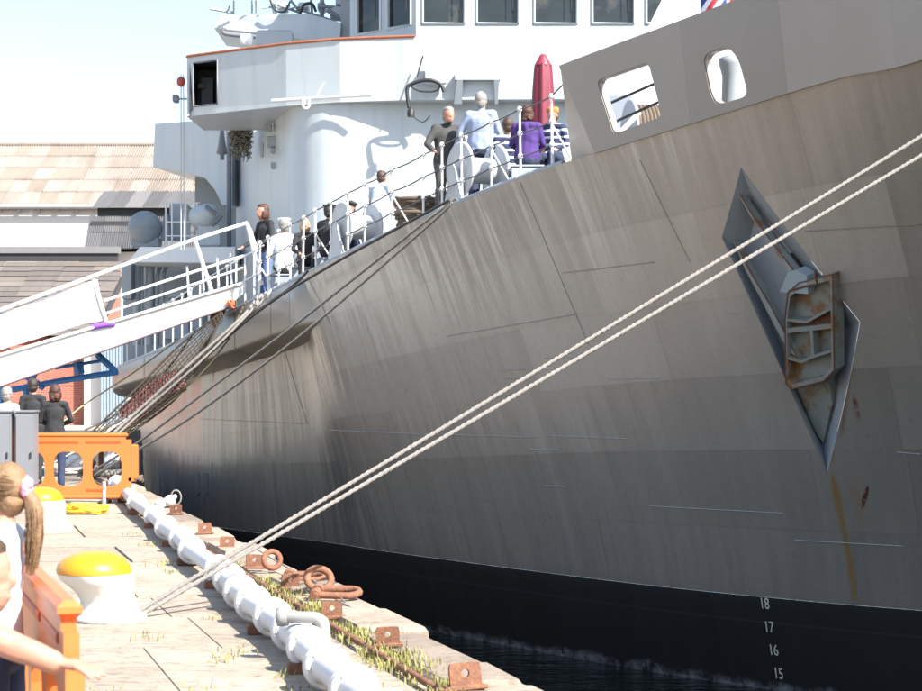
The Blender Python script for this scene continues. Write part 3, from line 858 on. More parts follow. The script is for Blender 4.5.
mb = MB(); mb.cbox(P(275, 40, 39.6), (.75, .4, .35), ch=.04); mb.build('equipment_locker', SHIPG, SHIP)
# brackets on front
FY = 36.35
mb = MB()
mb.prism([P(455, 73, FY), P(500, 73, FY), P(500, 80, FY), P(455, 80, FY)], (0, .35, 0))
for a_, b_ in ((457, 463), (494, 499)):
    mb.prism([P(a_, 80, FY), P(b_, 80, FY), P(b_ - 1, 104, FY + .2), P(a_ - 3 if a_ < 480 else a_ + 1, 104, FY + .2)], (0, .25, 0))
mb.build('bracket_frame', SHIPG, SHIP)
mb = MB(); mb.cbox(P(436, 73, FY + .05), (.40, .10, .44), ch=.02); mb.build('junction_box', SHIPW, SHIP)
mb = MB(); mb.tube(cr([P(409, 108, FY - .02), P(407, 90, FY - .02), P(412, 84, FY - .02), P(428, 80, FY - .05), P(440, 84, FY - .02), P(444, 92, FY - .02)]), .035, 6)
mb.tube(cr([P(410, 86, FY), P(420, 91, FY), P(436, 91, FY), P(441, 84, FY)]), .02, 6); mb.tube(cr([P(409, 105, FY), P(413, 116, FY), P(423, 122, FY), P(430, 116, FY)]), .012, 6)
mb.tube([P(417, 77, FY), P(423, 56, FY)], .015, 6); mb.lathe([(.07, 0), (.07, .12), (.04, .16)], P(411, 117, FY - .04), n=10)
mb.build('power_cable', BLACK, SHIP)
# side wall fittings
for (x, y, w, h) in ((275, 142, .32, .22), (268, 128, .14, .16), (274, 151, .14, .10), (274, 166, .12, .12), (262, 150, .05, .3)):
    MB().cbox(P(x, y, 39.6), (w, .2, h), ch=.015).build('wall_fitting', SHIPG, SHIP)
mb = MB(); mb.tube([P(222, 128, 43), P(222, 160, 43)], .05, 6); mb.lathe([(.05, 0), (.13, .03), (.09, .22), (.05, .5)], P(222, 155, 43), n=10); mb.build('whip_aerial_base', GREYC, SHIP)
mb = MB(); mb.tube([P(181, 62, 39.3), P(181, 250, 39.3)], .012, 5); mb.tube([P(183.5, 75, 39.3), P(184, 250, 39.3)], .012, 5); mb.build('signal_halyard', M('halyard', (.45, .45, .45), .8), SHIP)
mb = MB(); mb.ell(P(181, 82, 39.2), (.09, .09, .11)); mb.build('halyard_block', M('red_lamp', (.35, .06, .04), .5), SHIP)
mb = MB(); mb.cbox(P(176, 99, 39.6), (.12, .2, .16), ch=.02); mb.tube([P(176, 99, 39.6), P(187, 99, 39.3)], .02, 6); mb.build('deck_light', GREYC, SHIP)
# aft sponson to port
mb = MB(); Y1 = 46
sq = lambda px, py: P(px, py, lerp(47.6, 44.6, (px - 153) / 79)); mb.prism([sq(155, 124), sq(232, 118), sq(232, 205), sq(222, 205), sq(215, 190), sq(205, 178), sq(190, 173), sq(153, 167)], (.6, 3.5, 0)); mb.build('sponson', SHIPW, SHIP)
mb = MB(); mb.prism([P(210, 158, 45.6), P(226, 150, 45.6), P(231, 200, 45.6), P(222, 185, 45.6), P(211, 170, 45.6)], (0, .39, 0)); mb.build('sponson_gusset', SHIPW, SHIP)
mb = MB(); mb.box(px2x(195, 48.2), px2x(240, 48.2), 48.2, 48.6, 3, 9); mb.build('aft_bulkhead', SHIPG, SHIP)
mb = MB(); mb.tube([P(229, 118, 44.5), P(229, 262, 44.5)], .06, 8); mb.build('drain_pipe', GREYC, SHIP)
# camouflage net bundle
mb = MB()
for _ in range(420):
    a_ = P(random.uniform(231, 250), random.triangular(121, 160, 130), random.uniform(41, 41.5)); d = Vector((random.gauss(0, 1), random.gauss(0, .6), random.gauss(0, 1))).normalized() * .09
    mb.tube([a_ - d, a_ + d], .012, 4, cap=False)
tag(mb.build('netting_bundle', M('netting', (.20, .20, .17), .9, var=.5, vs=12), SHIP), kind='stuff')
# aft platform with radar ball
mb = MB(); Y2 = 43.5
mb.prism([P(128, 262, Y2), P(140, 247, Y2), P(235, 247, Y2), P(235, 263, Y2)], (0, 3.2, 0)); mb.build('aft_platform', WHITE, SHIP)
mb = MB(); mb.ell(P(145, 228, 44.3), (.40, .40, .40), nu=24, nv=16); mb.lathe([(.41, -.02), (.41, .02)], P(145, 228, 44.3), n=24); mb.cbox(P(147, 243, 44.4), (.62, .5, .24), ch=.03); mb.prism([P(160, 240, 44.3), P(164, 214, 44.3), P(168, 214, 44.3), P(170, 240, 44.3)], (0, .3, 0))
mb.build('radar_ball', M('radome_grey', (.20, .235, .26), .5), SHIP)
mb = MB()
for x in (166, 172, 186, 197): mb.tube([P(x, 203, 44), P(x, 247, 44)], .022, 6)
for y in (203, 222, 236): mb.tube([P(166, y, 44), P(200, y, 44)], .018, 6)
mb.build('platform_rail', RAILW, SHIP)
mb = MB(); mb.cbox(P(180, 222, 45), (.42, .5, .9), ch=.06); mb.build('deck_locker', SHIPG, SHIP)
mb = MB(); c = P(205, 216, 43.9); mb.lathe([(.22, -.3), (.27, -.25), (.27, .1), (.20, .28), (.10, .32)], c, (.8, -.5, .2), 18); mb.cbox(c + Vector((.1, .1, -.45)), (.5, .4, .55), ch=.05); mb.build('searchlight', SHIPW, SHIP)
mb = MB(); mb.tube([P(206, 206, 43.6), P(216, 214, 43.6)], .05, 6); mb.tube([P(212, 226, 43.6), P(222, 216, 43.6)], .04, 6); mb.build('searchlight_bracket', GREYC, SHIP)
# recess under the platform: posts, pipes and lockers against a bulkhead
mb = MB(); mb.box(px2x(123, 47), px2x(260, 47), 47, 47.2, 1.4, 4.6); mb.build('recess_bulkhead', SHIPG, SHIP)
for x, r in ((137, .09), (142, .04), (150, .11), (157, .05), (163, .05)):
    mb = MB(); mb.tube(cr([P(x, 345, 45.2), P(x, 285, 45.2), P(x + 3, 268, 45.4), P(x + 10, 263, 45.6)] if x > 150 else [P(x, 345, 45.2), P(x, 262, 45.2)], 5), r, 8); mb.build('vent_pipe', SHIPG, SHIP)
for (x0, x1, y0, y1) in ((166, 190, 300, 340), (192, 204, 286, 330), (124, 133, 262, 300), (170, 186, 290, 299)):
    a_ = P(x0, y1, 45); b_ = P(x1, y0, 45); mb = MB(); mb.cbox((a_ + b_) / 2, (b_.x - a_.x, .5, b_.z - a_.z), ch=.03); mb.build('deck_locker', SHIPG, SHIP)
# forecastle gear glimpsed through the bulwark openings and above it
mb = MB(); mb.prism([P(640, 44, 31), P(668, -12, 31), P(712, -12, 31), P(708, 16, 31), P(692, 30, 31)], (0, 1.0, 0)); mb.build('breakwater_plate', WHITE, SHIP)
mb = MB(); mb.prism([P(575, 126, 29.5), P(690, 126, 29.5), P(690, 200, 29.5), P(575, 200, 29.5)], (0, .5, 0)); mb.build('windlass_bed', SHIPW, SHIP)
mb = MB(); mb.box(px2x(585, 33), 9.5, 33, 33.3, 4.2, 7.0); mb.build('breakwater', WHITE, SHIP)
mb = MB(); mb.tube([P(604, 106, 27.2), P(668, 78, 26)], .02, 6); mb.tube([P(606, 126, 27.2), P(668, 98, 26)], .02, 6); mb.build('forecastle_wire', BLACK, SHIP)
mb = MB(); mb.tube([P(604, 108, 27), P(612, 134, 27)], .07, 8); mb.build('bulwark_stay', RAILW, SHIP); mb = MB(); mb.tube([P(621, 132, 27.8), P(640, 112, 27.8)], .04, 8); mb.build('bulwark_stay', RAILW, SHIP)
mb = MB(); c = P(734, 92, 24.2); mb.lathe([(.17, -.5), (.16, -.1), (.15, .2), (.19, .34), (.19, .42), (.12, .46)], c, n=20); mb.build('mooring_bitt', SHIPG, SHIP)
mb = MB(); c = P(712, 100, 24.4); mb.prism([P(703, 110, 24.6), P(716, 52, 24.6), P(722, 50, 24.6), P(720, 112, 24.6)], (0, .1, 0)); mb.build('fairlead_plate', WHITE, SHIP)

# ------------------------------------------------------------------ ANCHOR in its pocket
ANCM = M('anchor_weathered_paint', (.215, .225, .205), .6, var=.25, vs=5, bump=.4, bs=25, col2=(.19, .095, .035), c2=(.50, .64), c2s=3.5)
ANCR = M('anchor_rust_edge', (.14, .055, .03), .85, var=.4, vs=12, bump=.6, bs=50)
ANCD = M('anchor_inside_paint', (.20, .215, .20), .55, var=.25, vs=4, col2=(.21, .15, .055), c2=(.48, .66), c2s=3)
def ap(px, py, o):       # point at picture place, o metres outboard of the hull surface
    d_ = (P(px, py, 1) - EYEV).normalized(); return hit(px, py)[0] + d_ * (o / d_.dot(RN))
anch = thing('anchor', 'grey rust-edged stockless anchor stowed in the diamond pocket of the bow', 'anchor', tuple(ap(806, 345, -.1)))
def slabp(pts, d, name, mat, ch=None):
    return MB().prism(pts, RN * d).build(name, mat, anch)
# shank and flukes: long tapering arms running up and left
mb = MB(); q = [(ap(742, 189, -.18), .03), (ap(757, 214, -.13), .055), (ap(775, 240, -.08), .075), (ap(792, 262, -.03), .10), (ap(801, 278, .02), .14)]
up = (RPT[3] - RPT[1]).normalized()
def arm(pts, name, thick, mat, rmat):
    mb = MB(); vs = []; fs = []
    for i, (p, w) in enumerate(pts):
        vs += [p + up * w, p + up * w * .75 + RN * thick, p - up * w * .75 + RN * thick, p - up * w]
    n = len(pts)
    for i in range(n - 1):
        for k in range(4): fs.append((i * 4 + k, i * 4 + (k + 1) % 4, i * 4 + 4 + (k + 1) % 4, i * 4 + 4 + k))
    fs += [(3, 2, 1, 0), tuple(n * 4 - 4 + k for k in range(4))]
    mb.add(vs, fs); o = mb.build(name, mat, anch)
    mb = MB(); mb.tube([p + up * w * .8 + RN * (thick + .004) for p, w in pts], [.006 + .006 * (i % 2) for i in range(n)], 5); mb.build('rust_edge', rmat, o)
    return o
arm(q, 'shank', .10, ANCM, ANCR)
arm([(ap(739, 240, -.16), .02), (ap(752, 268, -.12), .07), (ap(770, 300, -.08), .10), (ap(788, 334, -.03), .11), (ap(797, 352, .0), .10)], 'fluke', .09, ANCM, ANCR)
arm([(ap(746, 192, -.26), .02), (ap(772, 232, -.22), .06), (ap(800, 272, -.16), .09), (ap(822, 300, -.1), .10)], 'fluke', .06, ANCM, ANCR)
# crown: hollow box seen from its open end, with ribs between the cells
cz = [(788, 293), (799, 283), (833, 274), (834.5, 370), (824, 381), (792, 389), (786, 384), (785, 318)]
oo = .13
def cp(px, py, o=oo): return ap(px, py, o)
outer = [cp(*q) for q in cz]; ctr = sum(outer, Vector()) / len(outer)
innr = [p.lerp(ctr, .10) for p in outer]; N = len(outer)
mb = MB(); vs = outer + innr + [p - RN * .15 for p in innr] + [p - RN * .20 for p in outer]; fs = []
for i in range(N):
    j = (i + 1) % N
    fs += [(i, j, N + j, N + i), (N + i, N + j, 2 * N + j, 2 * N + i), (3 * N + i, 3 * N + j, j, i)]
fs.append(tuple(range(2 * N, 3 * N)))
mb.add(vs, fs); crown = mb.build('crown', ANCM, anch)
MB().tube([p + RN * .004 for p in outer + outer[:1]], .010, 5, cap=False).build('rust_edge', ANCR, crown)
def rib(a, b, w=.018, d=.13):
    A_, B_ = cp(*a), cp(*b); u = (B_ - A_).normalized(); v = u.cross(RN).normalized() * w
    MB().prism([A_ - v, B_ - v, B_ + v, A_ + v], -RN * d).build('rib', ANCD, crown)
rib((787, 320), (806, 322)); rib((806, 322), (833, 307)); rib((787, 331), (833, 326), .03); rib((787, 358), (801, 362)); rib((801, 362), (812, 357)); rib((812, 357), (834, 350)); rib((811, 329), (813, 357), .02)
MB().prism([cp(790, 322, .02), cp(832, 312, .02), cp(832, 330, .02), cp(790, 334, .02)], -RN * .03).build('slot_plate', ANCR, crown)
# shackle block joining shank and crown
mb = MB(); mb.prism([ap(789, 288, -.05), ap(797, 268, -.05), ap(806, 266, -.05), ap(816, 272, -.05), ap(817, 290, -.05)], RN * .18); mb.build('crown_block', M('anchor_pale_paint', (.30, .36, .39), .5, var=.1, col2=(.17, .08, .04), c2=(.6, .7), c2s=8), anch)
MB().tube([ap(789, 291, .135), ap(803, 287, .135), ap(817, 284, .135), ap(815, 270, .135)], .014, 6).build('rust_edge', ANCR, anch)
# tripping palm under the crown
mb = MB(); mb.prism([ap(800, 380, -.25), ap(832, 362, -.25), ap(838, 400, -.25), ap(829, 440, -.30), ap(822, 430, -.30)], RN * .12); mb.build('tripping_palm', ANCM, anch)

# ------------------------------------------------------------------ deck gear
def on_deck(px, inn):
    s = s_of_px(px); d = DE(s) + inb(s) * inn; d.z = DE(s).z - .02; return d
def at_deck(px, back):   # stands at that column of the picture, 'back' metres behind the deck edge
    s = s_of_px(px); Y = DE(s).y + back; x = px2x(px, Y)
    # deck level follows the station that really carries this point
    for _ in range(20):
        n = inb(s); b = DE(s); k = (x - b.x) * n.y - (Y - b.y) * n.x
        s = max(2, min(13.5, s + k * .12))
    b = DE(s); dist = (x - b.x) * inb(s).x + (Y - b.y) * inb(s).y
    return Vector((x, Y, DE(s).z - .03 + .128 * max(0, min(2.5, dist))))
REELM = M('reel_paint', (.44, .46, .48), .45, var=.08)
def reel(px, back, label, rope=None, rz=.5, R_=.43, w=.62):
    b = at_deck(px, back); t = thing('mooring_reel', label, 'reel', tuple(b), 'mooring reels on the forecastle')
    ax = Vector((math.cos(rz), math.sin(rz), 0)); c = b + Vector((0, 0, R_ + .12))
    for sgn in (-1, 1):
        mb = MB(); mb.lathe([(R_ - .03, -.025), (R_, -.015), (R_, .015), (R_ - .03, .025)], c + ax * sgn * w / 2, ax, 28); mb.build('flange', REELM, t)
        mb = MB(); e = c + ax * sgn * (w / 2 + .08); pr = Vector((-ax.y, ax.x, 0))
        mb.prism([e + pr * .3 + Vector((0, 0, -R_ - .12)), e + pr * .07, e + Vector((0, 0, .08)), e - pr * .07, e - pr * .3 + Vector((0, 0, -R_ - .12))], ax * .05 * sgn); mb.build('stand', REELM, t)
    mb = MB(); mb.lathe([(.23, -w / 2), (.20, -w / 2 + .05), (.20, w / 2 - .05), (.23, w / 2)], c, ax, 24); mb.build('drum', REELM, t)
    if rope:
        for k in range(int(w / .06)):
            mb = MB(); q = c + ax * (-w / 2 + .06 + k * .06); mb.lathe([(.36, -.03), (.39, -.012), (.39, .012), (.36, .03)], q, ax, 20); mb.build('rope_turn', rope, t)
    return t
reel(478, 1.0, 'empty pale grey mooring reel in front of the man in blue shirt')
reel(357, .9, 'pale mooring reel below the sailor in the dark beret', R_=.42, w=.55)
reel(652, 4.0, 'reel wound with brown rope seen through the square bulwark opening', ROPEB, .2, .46, .7)
# flaked down rope
t = thing('rope_stack', 'stack of coiled dark brown rope behind the guard rail', 'rope coil', tuple(at_deck(418, 1.6)))
b = WL[t.name]
for k in range(11):
    mb = MB(); r = .34 + random.uniform(-.03, .05); o_ = Vector((random.uniform(-.04, .04), random.uniform(-.04, .04), .03 + k * .06))
    mb.tube([b + o_ + Vector((r * math.cos(q * .3926), r * math.sin(q * .3926), random.uniform(-.012, .012))) for q in range(16)], .035, 7, closed=True); mb.build('rope_turn', ROPEB, t)
# furled parasol
b = at_deck(543, 3.6); ztip = P(543, 54, b.y).z - b.z
t = thing('furled_parasol', 'dark red furled parasol with pointed tip standing on deck', 'parasol', tuple(b))
PARM = M('dark_red_canvas', (.15, .012, .028), .55, var=.15, vs=8, bump=.2)
mb = MB(); vs = []; fs = []; n = 28
prof = [(.13, ztip - 1.9), (.175, ztip - 1.6), (.18, ztip - 1.1), (.165, ztip - .6), (.14, ztip - .25), (.13, ztip - .17)]
for (r, z) in prof:
    for k in range(n):
        q = 2 * math.pi * k / n; rr = r * (1 + .07 * (1 if k % 4 < 2 else -1)); vs.append(b + Vector((rr * math.cos(q), rr * math.sin(q), z)))
for i in range(len(prof) - 1):
    for k in range(n): fs.append((i * n + k, i * n + (k + 1) % n, i * n + n + (k + 1) % n, i * n + n + k))
mb.add(vs, fs, True); mb.add(vs[-n:], [tuple(range(n))]); mb.add(vs[:n], [tuple(range(n))]); mb.build('canopy', PARM, t)
mb = MB(); mb.lathe([(.14, ztip - .19), (.115, ztip - .14), (.075, ztip - .07), (.05, ztip - .02), (.02, ztip)], b, n=16); mb.build('cap', M('parasol_cap', (.22, .03, .05), .35), t)
mb = MB(); mb.tube([b, b + Vector((0, 0, ztip + .05))], .025, 8); mb.lathe([(.3, 0), (.3, .06), (.08, .1)], b, n=18); mb.build('pole', WHITE, t)
mb = MB(); mb.lathe([(.18, -.03), (.192, 0), (.18, .03)], b + Vector((0, 0, ztip - 1.2)), n=20); mb.build('strap', PARM, t)
# flag
def flag_mat():
    m = bpy.data.materials.new('flag_cloth'); m.use_nodes = True; g = NT(m)
    uv = g.new('ShaderNodeUVMap', uv_map='UVMap').outputs[0]; sp = g.new('ShaderNodeSeparateXYZ'); g.l(uv, sp.inputs[0])
    u, v = sp.outputs[0], sp.outputs[1]
    def bar(d, w): return g.math('LESS_THAN', g.math('ABSOLUTE', d), w)
    d1 = g.math('SUBTRACT', u, v); d2 = g.math('SUBTRACT', g.math('ADD', u, v), 1)
    cu = g.math('SUBTRACT', u, .5); cv = g.math('SUBTRACT', v, .5)
    c = g.mix(g.math('MAXIMUM', bar(d1, .16), bar(d2, .16)), (.02, .05, .22), (.8, .8, .8))
    c = g.mix(g.math('MAXIMUM', bar(d1, .055), bar(d2, .055)), c, (.6, .03, .05))
    c = g.mix(g.math('MAXIMUM', bar(cu, .12), bar(cv, .17)), c, (.8, .8, .8))
    c = g.mix(g.math('MAXIMUM', bar(cu, .07), bar(cv, .1)), c, (.6, .03, .05))
    g.l(c, g.b.inputs['Base Color']); g.b.inputs['Roughness'].default_value = .8; return m
fb = P(768, 130, 26); fb.z = 4.9
t = thing('jack_flag', 'red, white and blue flag hanging above the bulwark at the top edge', 'flag', tuple(fb))
mb = MB(); top = P(768, -60, 26)
mb.tube([Vector((top.x, top.y, fb.z)), top], .02, 8); mb.build('staff', WHITE, t)
me = bpy.data.meshes.new('cloth'); vs = []; fs = []; nu, nv = 16, 10; FL = P(702, 2, 26)
for j in range(nv + 1):
    for i in range(nu + 1):
        u, v = i / nu, j / nv
        vs.append(Vector((lerp(top.x, FL.x, u), top.y + .16 * math.sin(u * 13 + v * 3) * u, lerp(FL.z - .05, top.z, v) - .22 * u * u + .05 * u * math.sin(v * 5))) - fb)
for j in range(nv):
    for i in range(nu): fs.append((j * (nu + 1) + i, j * (nu + 1) + i + 1, (j + 1) * (nu + 1) + i + 1, (j + 1) * (nu + 1) + i))
me.from_pydata([tuple(v) for v in vs], [], fs); ul = me.uv_layers.new(name='UVMap')
for lp in me.loops: ul.data[lp.index].uv = ((lp.vertex_index % (nu + 1)) / nu, (lp.vertex_index // (nu + 1)) / nv)
me.materials.append(flag_mat()); [setattr(p, 'use_smooth', True) for p in me.polygons]
o = bpy.data.objects.new('cloth', me); COL.objects.link(o); o.parent = t; so = o.modifiers.new('thick', 'SOLIDIFY'); so.thickness = .006

# ------------------------------------------------------------------ BUILDINGS
def corr_mat(name, a, b, c2, rnd):
    m = bpy.data.materials.new(name); m.use_nodes = True; g = NT(m)
    geo = g.new('ShaderNodeNewGeometry').outputs['Position']
    r = g.new('ShaderNodeObjectInfo').outputs['Random']
    c = g.mix(g.noise(g.map(geo, (3.5, .4, .4)), 1, 4, .7), a, b)
    c = g.mix(g.math('MULTIPLY', g.math('GREATER_THAN', r, .68), .45), c, c2); c = g.mix(g.math('MULTIPLY', g.ramp(g.noise(g.map(geo, (1.1, .25, .25)), 1, 6, .7), .5, .75), .5), c, tuple(x * .6 for x in c2))
    vm = g.new('ShaderNodeVectorMath', operation='SCALE'); g.l(c, vm.inputs[0])
    r2 = g.math('FRACT', g.math('MULTIPLY', r, 7.31)); g.l(g.math('MULTIPLY_ADD', r2, 2 * rnd, 1 - rnd), vm.inputs['Scale'])
    g.l(vm.outputs[0], g.b.inputs['Base Color']); g.b.inputs['Roughness'].default_value = .85; return m
ROOFM = corr_mat('tan_corrugated_sheet', (.195, .168, .148), (.265, .232, .207), (.155, .125, .095), .08)
ROOFD = corr_mat('dark_corrugated_sheet', (.055, .055, .06), (.10, .10, .105), (.14, .14, .14), .2)
SLATE = corr_mat('weathered_slate', (.075, .065, .06), (.15, .13, .118), (.17, .145, .115), .14)
def roof_sheets(parent, eL, eR, rL, rR, cols, rows, mat, amp=.05, waves=8, name='roof_sheet'):
    """sheets between eave (L,R) and ridge (L,R); one shared corrugated mesh"""
    eL, eR, rL, rR = map(Vector, (eL, eR, rL, rR))
    u = (eR - eL) / cols; v = (rL - eL) / rows; n = u.cross(v).normalized()
    if n.z < 0: n = -n
    mb = MB(); vs = []; fs = []; K = waves * 4
    for k in range(K + 1):
        f = k / K; h = amp * math.sin(2 * math.pi * waves * f)
        vs += [u * f + n * (h + .02), u * f + v * 1.04 + n * (h - .01)]
    for k in range(K): fs.append((2 * k, 2 * k + 2, 2 * k + 3, 2 * k + 1))
    mb.add(vs, fs, True); me = mb.mesh(name, mat)
    for i in range(cols):
        for j in range(rows):
            o = bpy.data.objects.new(name, me); COL.objects.link(o); o.parent = parent
            o.location = eL + u * i + v * j - wl(parent) + n * (random.uniform(0, .02) + .012 * (i % 2))
def wbox(x0, x1, y0, y1, z0, z1): return MB().box(x0, x1, y0, y1, z0, z1)
# A: tall warehouse with tan corrugated roof
wa = thing('warehouse', 'large white-walled warehouse with tan corrugated roof at far left', 'building', (-30, 112, 0))
xl, xr = -58, px2x(215, 110)
eL, eR = Vector((xl, 108, P(0, 205, 108).z)), Vector((xr, 108, P(0, 205, 108).z)); rL, rR = Vector((xl, 117, P(0, 145.5, 117).z)), Vector((xr, 117, P(0, 145.5, 117).z))
WB = M('white_render_wall', (.62, .60, .57), .8, var=.05, vs=.3)
mb = MB(); mb.hexa([(xl, 108.4, -.05), (xr - .5, 108.4, -.05), (xr - .5, 117, -.05), (xl, 117, -.05), (xl, 108.4, eL.z - .1), (xr - .5, 108.4, eL.z - .1), (xr - .5, 117, rL.z - .2), (xl, 117, rL.z - .2)]); mb.build('wall', WB, wa)
roof_sheets(wa, eL, eR, rL, rR, 44, 5, ROOFM, .06, 7)
mb = MB(); mb.tube([rL + Vector((0, 0, .05)), rR + Vector((0, 0, .05))], .14, 8); mb.build('ridge_cap', ROOFM, wa)
mb = MB(); mb.tube([eL + Vector((0, -.1, -.1)), eR + Vector((0, -.1, -.1))], .13, 8); mb.build('gutter', M('gutter_grey', (.35, .35, .36), .6), wa)
for k in range(40): 
    x = lerp(xl, xr, k / 40); MB().box(x, x + .06, 108.0, 108.4, eL.z - .42, eL.z - .1).build('gutter_bracket', M('gutter_grey', (.35, .35, .36), .6), wa)
# B: darker shed against it, two pitches of dark sheeting with a shadowed clerestory gap
wb = thing('dark_roofed_shed', 'low shed with dark weathered sheet roof in front of the warehouse', 'building', (-22, 100, 0))
Yb = 99
x0, x1 = px2x(92, Yb), px2x(225, Yb)
def zz(py, Y): return P(0, py, Y).z
roof_sheets(wb, (x0, Yb, zz(208, Yb)), (x1, Yb, zz(208, Yb)), (x0, Yb + 3.2, zz(192, Yb + 3.2)), (x1, Yb + 3.2, zz(192, Yb + 3.2)), 8, 1, ROOFD, .04, 8)
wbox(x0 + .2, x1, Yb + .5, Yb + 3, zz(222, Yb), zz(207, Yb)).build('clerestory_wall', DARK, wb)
roof_sheets(wb, (px2x(84, 94), 94, zz(249, 94)), (px2x(215, 94), 94, zz(249, 94)), (px2x(90, Yb), Yb, zz(217, Yb)), (px2x(221, Yb), Yb, zz(217, Yb)), 8, 2, ROOFD, .04, 8)
wbox(x0 + .2, x1 - .3, 94.6, Yb + 3, -.05, zz(252, 94.6)).build('wall', WB, wb)
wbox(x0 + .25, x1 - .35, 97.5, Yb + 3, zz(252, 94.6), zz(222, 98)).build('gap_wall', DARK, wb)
# C: nearer slate-roofed brick shed
wc = thing('slate_roofed_shed', 'brick shed with brown-grey slate roof behind the gangway', 'building', (-24, 86, 0))
xr = -16.3
def brick_mat():
    m = bpy.data.materials.new('red_brick'); m.use_nodes = True; g = NT(m)
    geo = g.new('ShaderNodeNewGeometry').outputs['Position']
    b = g.new('ShaderNodeTexBrick'); g.l(g.map(geo, (1, 1, 1), rot=(R(90), 0, 0)), b.inputs['Vector'])
    b.inputs['Color1'].default_value = (.34, .085, .05, 1); b.inputs['Color2'].default_value = (.25, .06, .04, 1); b.inputs['Mortar'].default_value = (.33, .25, .2, 1)
    b.inputs['Scale'].default_value = 1; b.inputs['Brick Width'].default_value = .23; b.inputs['Row Height'].default_value = .075; b.inputs['Mortar Size'].default_value = .008
    c = g.mix(g.ramp(g.noise(geo, .8, 5), .4, .7), b.outputs[0], (.30, .11, .08))
    g.l(c, g.b.inputs['Base Color']); g.b.inputs['Roughness'].default_value = .9; return m
BRICK = brick_mat()
ez = zz(336, 84); rz_ = zz(262, 93)
roof_sheets(wc, (-46, 84, ez), (xr, 84, ez), (-46, 93, rz_), (xr, 93, rz_), 20, 14, SLATE, .0, 1, 'slate_course')
mb = MB(); mb.prism([(-46, 84.5, -.05), (-46, 84.5, ez - .05), (-46, 93, rz_ - .15), (-46, 93, -.05)], (46 + xr - .35, 0, 0)); mb.build('wall', BRICK, wc)
wbox(-46, px2x(117, 93), 93, 93.4, rz_ + .05, rz_ + .42).build('box_gutter', M('dark_gutter', (.03, .03, .034), .7), wc); wbox(-46, px2x(117, 93) + .1, 92.9, 93.5, rz_ + .42, rz_ + .74).build('parapet_flashing', M('grey_flashing', (.16, .16, .165), .7), wc)
mb = MB(); mb.prism([(xr, 84, ez), (xr, 93, rz_), (xr, 93, rz_ - .35), (xr, 84, ez - .35)], (.12, 0, 0)); mb.build('barge_board', M('dark_gutter', (.05, .05, .055), .7), wc)
# D: brick wall block with white pier and blue-grey cladding
wd = thing('brick_building', 'red brick building with a white pier and blue-grey cladding', 'building', (-15, 96, 0))
wbox(px2x(60, 95), px2x(124, 95), 95, 101, -.05, zz(266, 95)).build('wall', BRICK, wd)
wbox(px2x(10, 82), px2x(84, 82), 82, 83, -.05, zz(345, 82)).build('low_wall', BRICK, wd)
wbox(px2x(84, 81.5), px2x(101, 81.5), 81.5, 82.4, -.05, zz(340, 81.5)).build('white_pier', WB, wd)
mb = MB(); Yd = 81
for k in range(9):
    a_ = px2x(101 + k * 3, Yd); mb.box(a_, a_ + .09, Yd, Yd + .1, -.05, zz(335, Yd)); mb.box(a_ + .09, px2x(104 + k * 3, Yd), Yd + .05, Yd + .12, -.05, zz(335, Yd))
mb.build('corrugated_cladding', M('blue_grey_cladding', (.22, .28, .33), .6), wd)

# ------------------------------------------------------------------ GANGWAY
gb = P(-180, 440, 32); gb.z = 0
gw = thing('gangway', 'long white gangway sloping from the quay up to the deck', 'gangway', tuple(gb))
def GP(px, py, dy=0):    # gangway near side plane: depth runs 34.6 at the ship to 33 at the picture edge
    Y = lerp(33, 34.6, px / 240) + dy; return P(px, py, Y)
XL = -230
def gl(y0, y240, px): return lerp(y0, y240, px / 240)
tl = lambda px: gl(355, 284, px); bl = lambda px: gl(386, 303, px)
mb = MB(); mb.prism([GP(XL, bl(XL)), GP(225, bl(225)), GP(243, 294), GP(243, tl(243)), GP(XL, tl(XL))], (0, .06, 0)); mb.build('side_girder', WHITE, gw)
mb = MB(); mb.prism([GP(XL, bl(XL), 1), GP(225, bl(225), 1), GP(243, 294, 1), GP(243, tl(243), 1), GP(XL, tl(XL), 1)], (0, .06, 0)); mb.build('side_girder', WHITE, gw)
mb = MB(); mb.prism([GP(XL, bl(XL) - 3, .06), GP(235, bl(232) - 6, .06), GP(235, bl(232) - 6, 1), GP(XL, bl(XL) - 3, 1)], (0, 0, .05)); mb.build('walkway', SHIPG, gw)
mb = MB(); mb.tube([GP(XL, bl(XL) + .6, -.02), GP(228, bl(228) + .6, -.02)], .02, 6); mb.build('lower_edge_strip', M('strip_dark', (.12, .08, .09), .6), gw)
mb = MB(); mb.tube([GP(XL, tl(XL), -.03), GP(243, tl(243), -.03)], .03, 6); mb.build('top_edge_strip', WHITE, gw)
hr = lambda px: 310 - px * 70 / 193
for dy in (0, 1.0):
    mb = MB(); mb.tube([GP(XL, hr(XL), dy), GP(193, 240, dy), GP(247, 223, dy)] + [GP(250, 230, dy), GP(257, 252, dy)], .034, 8); mb.build('handrail', WHITE, gw)
    mb = MB(); mb.tube([GP(104, 301, dy), GP(243, 256, dy)], .026, 7); mb.build('mid_rail', WHITE, gw)
    mb = MB(); mb.tube([GP(104, 314, dy), GP(243, 268, dy)], .022, 7); mb.build('mid_rail', WHITE, gw)
    for a_, b_ in (((93, 277), (107, 324)), ((195, 240), (212, 292)), ((247, 223), (262, 285)), ((-20, 318), (-6, 360)), ((-110, 350), (-96, 390))):
        mb = MB(); mb.tube([GP(*a_, dy), GP(*b_, dy)], .036, 8); mb.build('rail_post', WHITE, gw)
    for px in (185, 200, 215, 228):
        if dy: continue
        mb = MB(); mb.tube([GP(px + 2, tl(px) - 34, .5), GP(px + 4, tl(px), .5)], .02, 6); mb.build('rail_post', WHITE, gw)
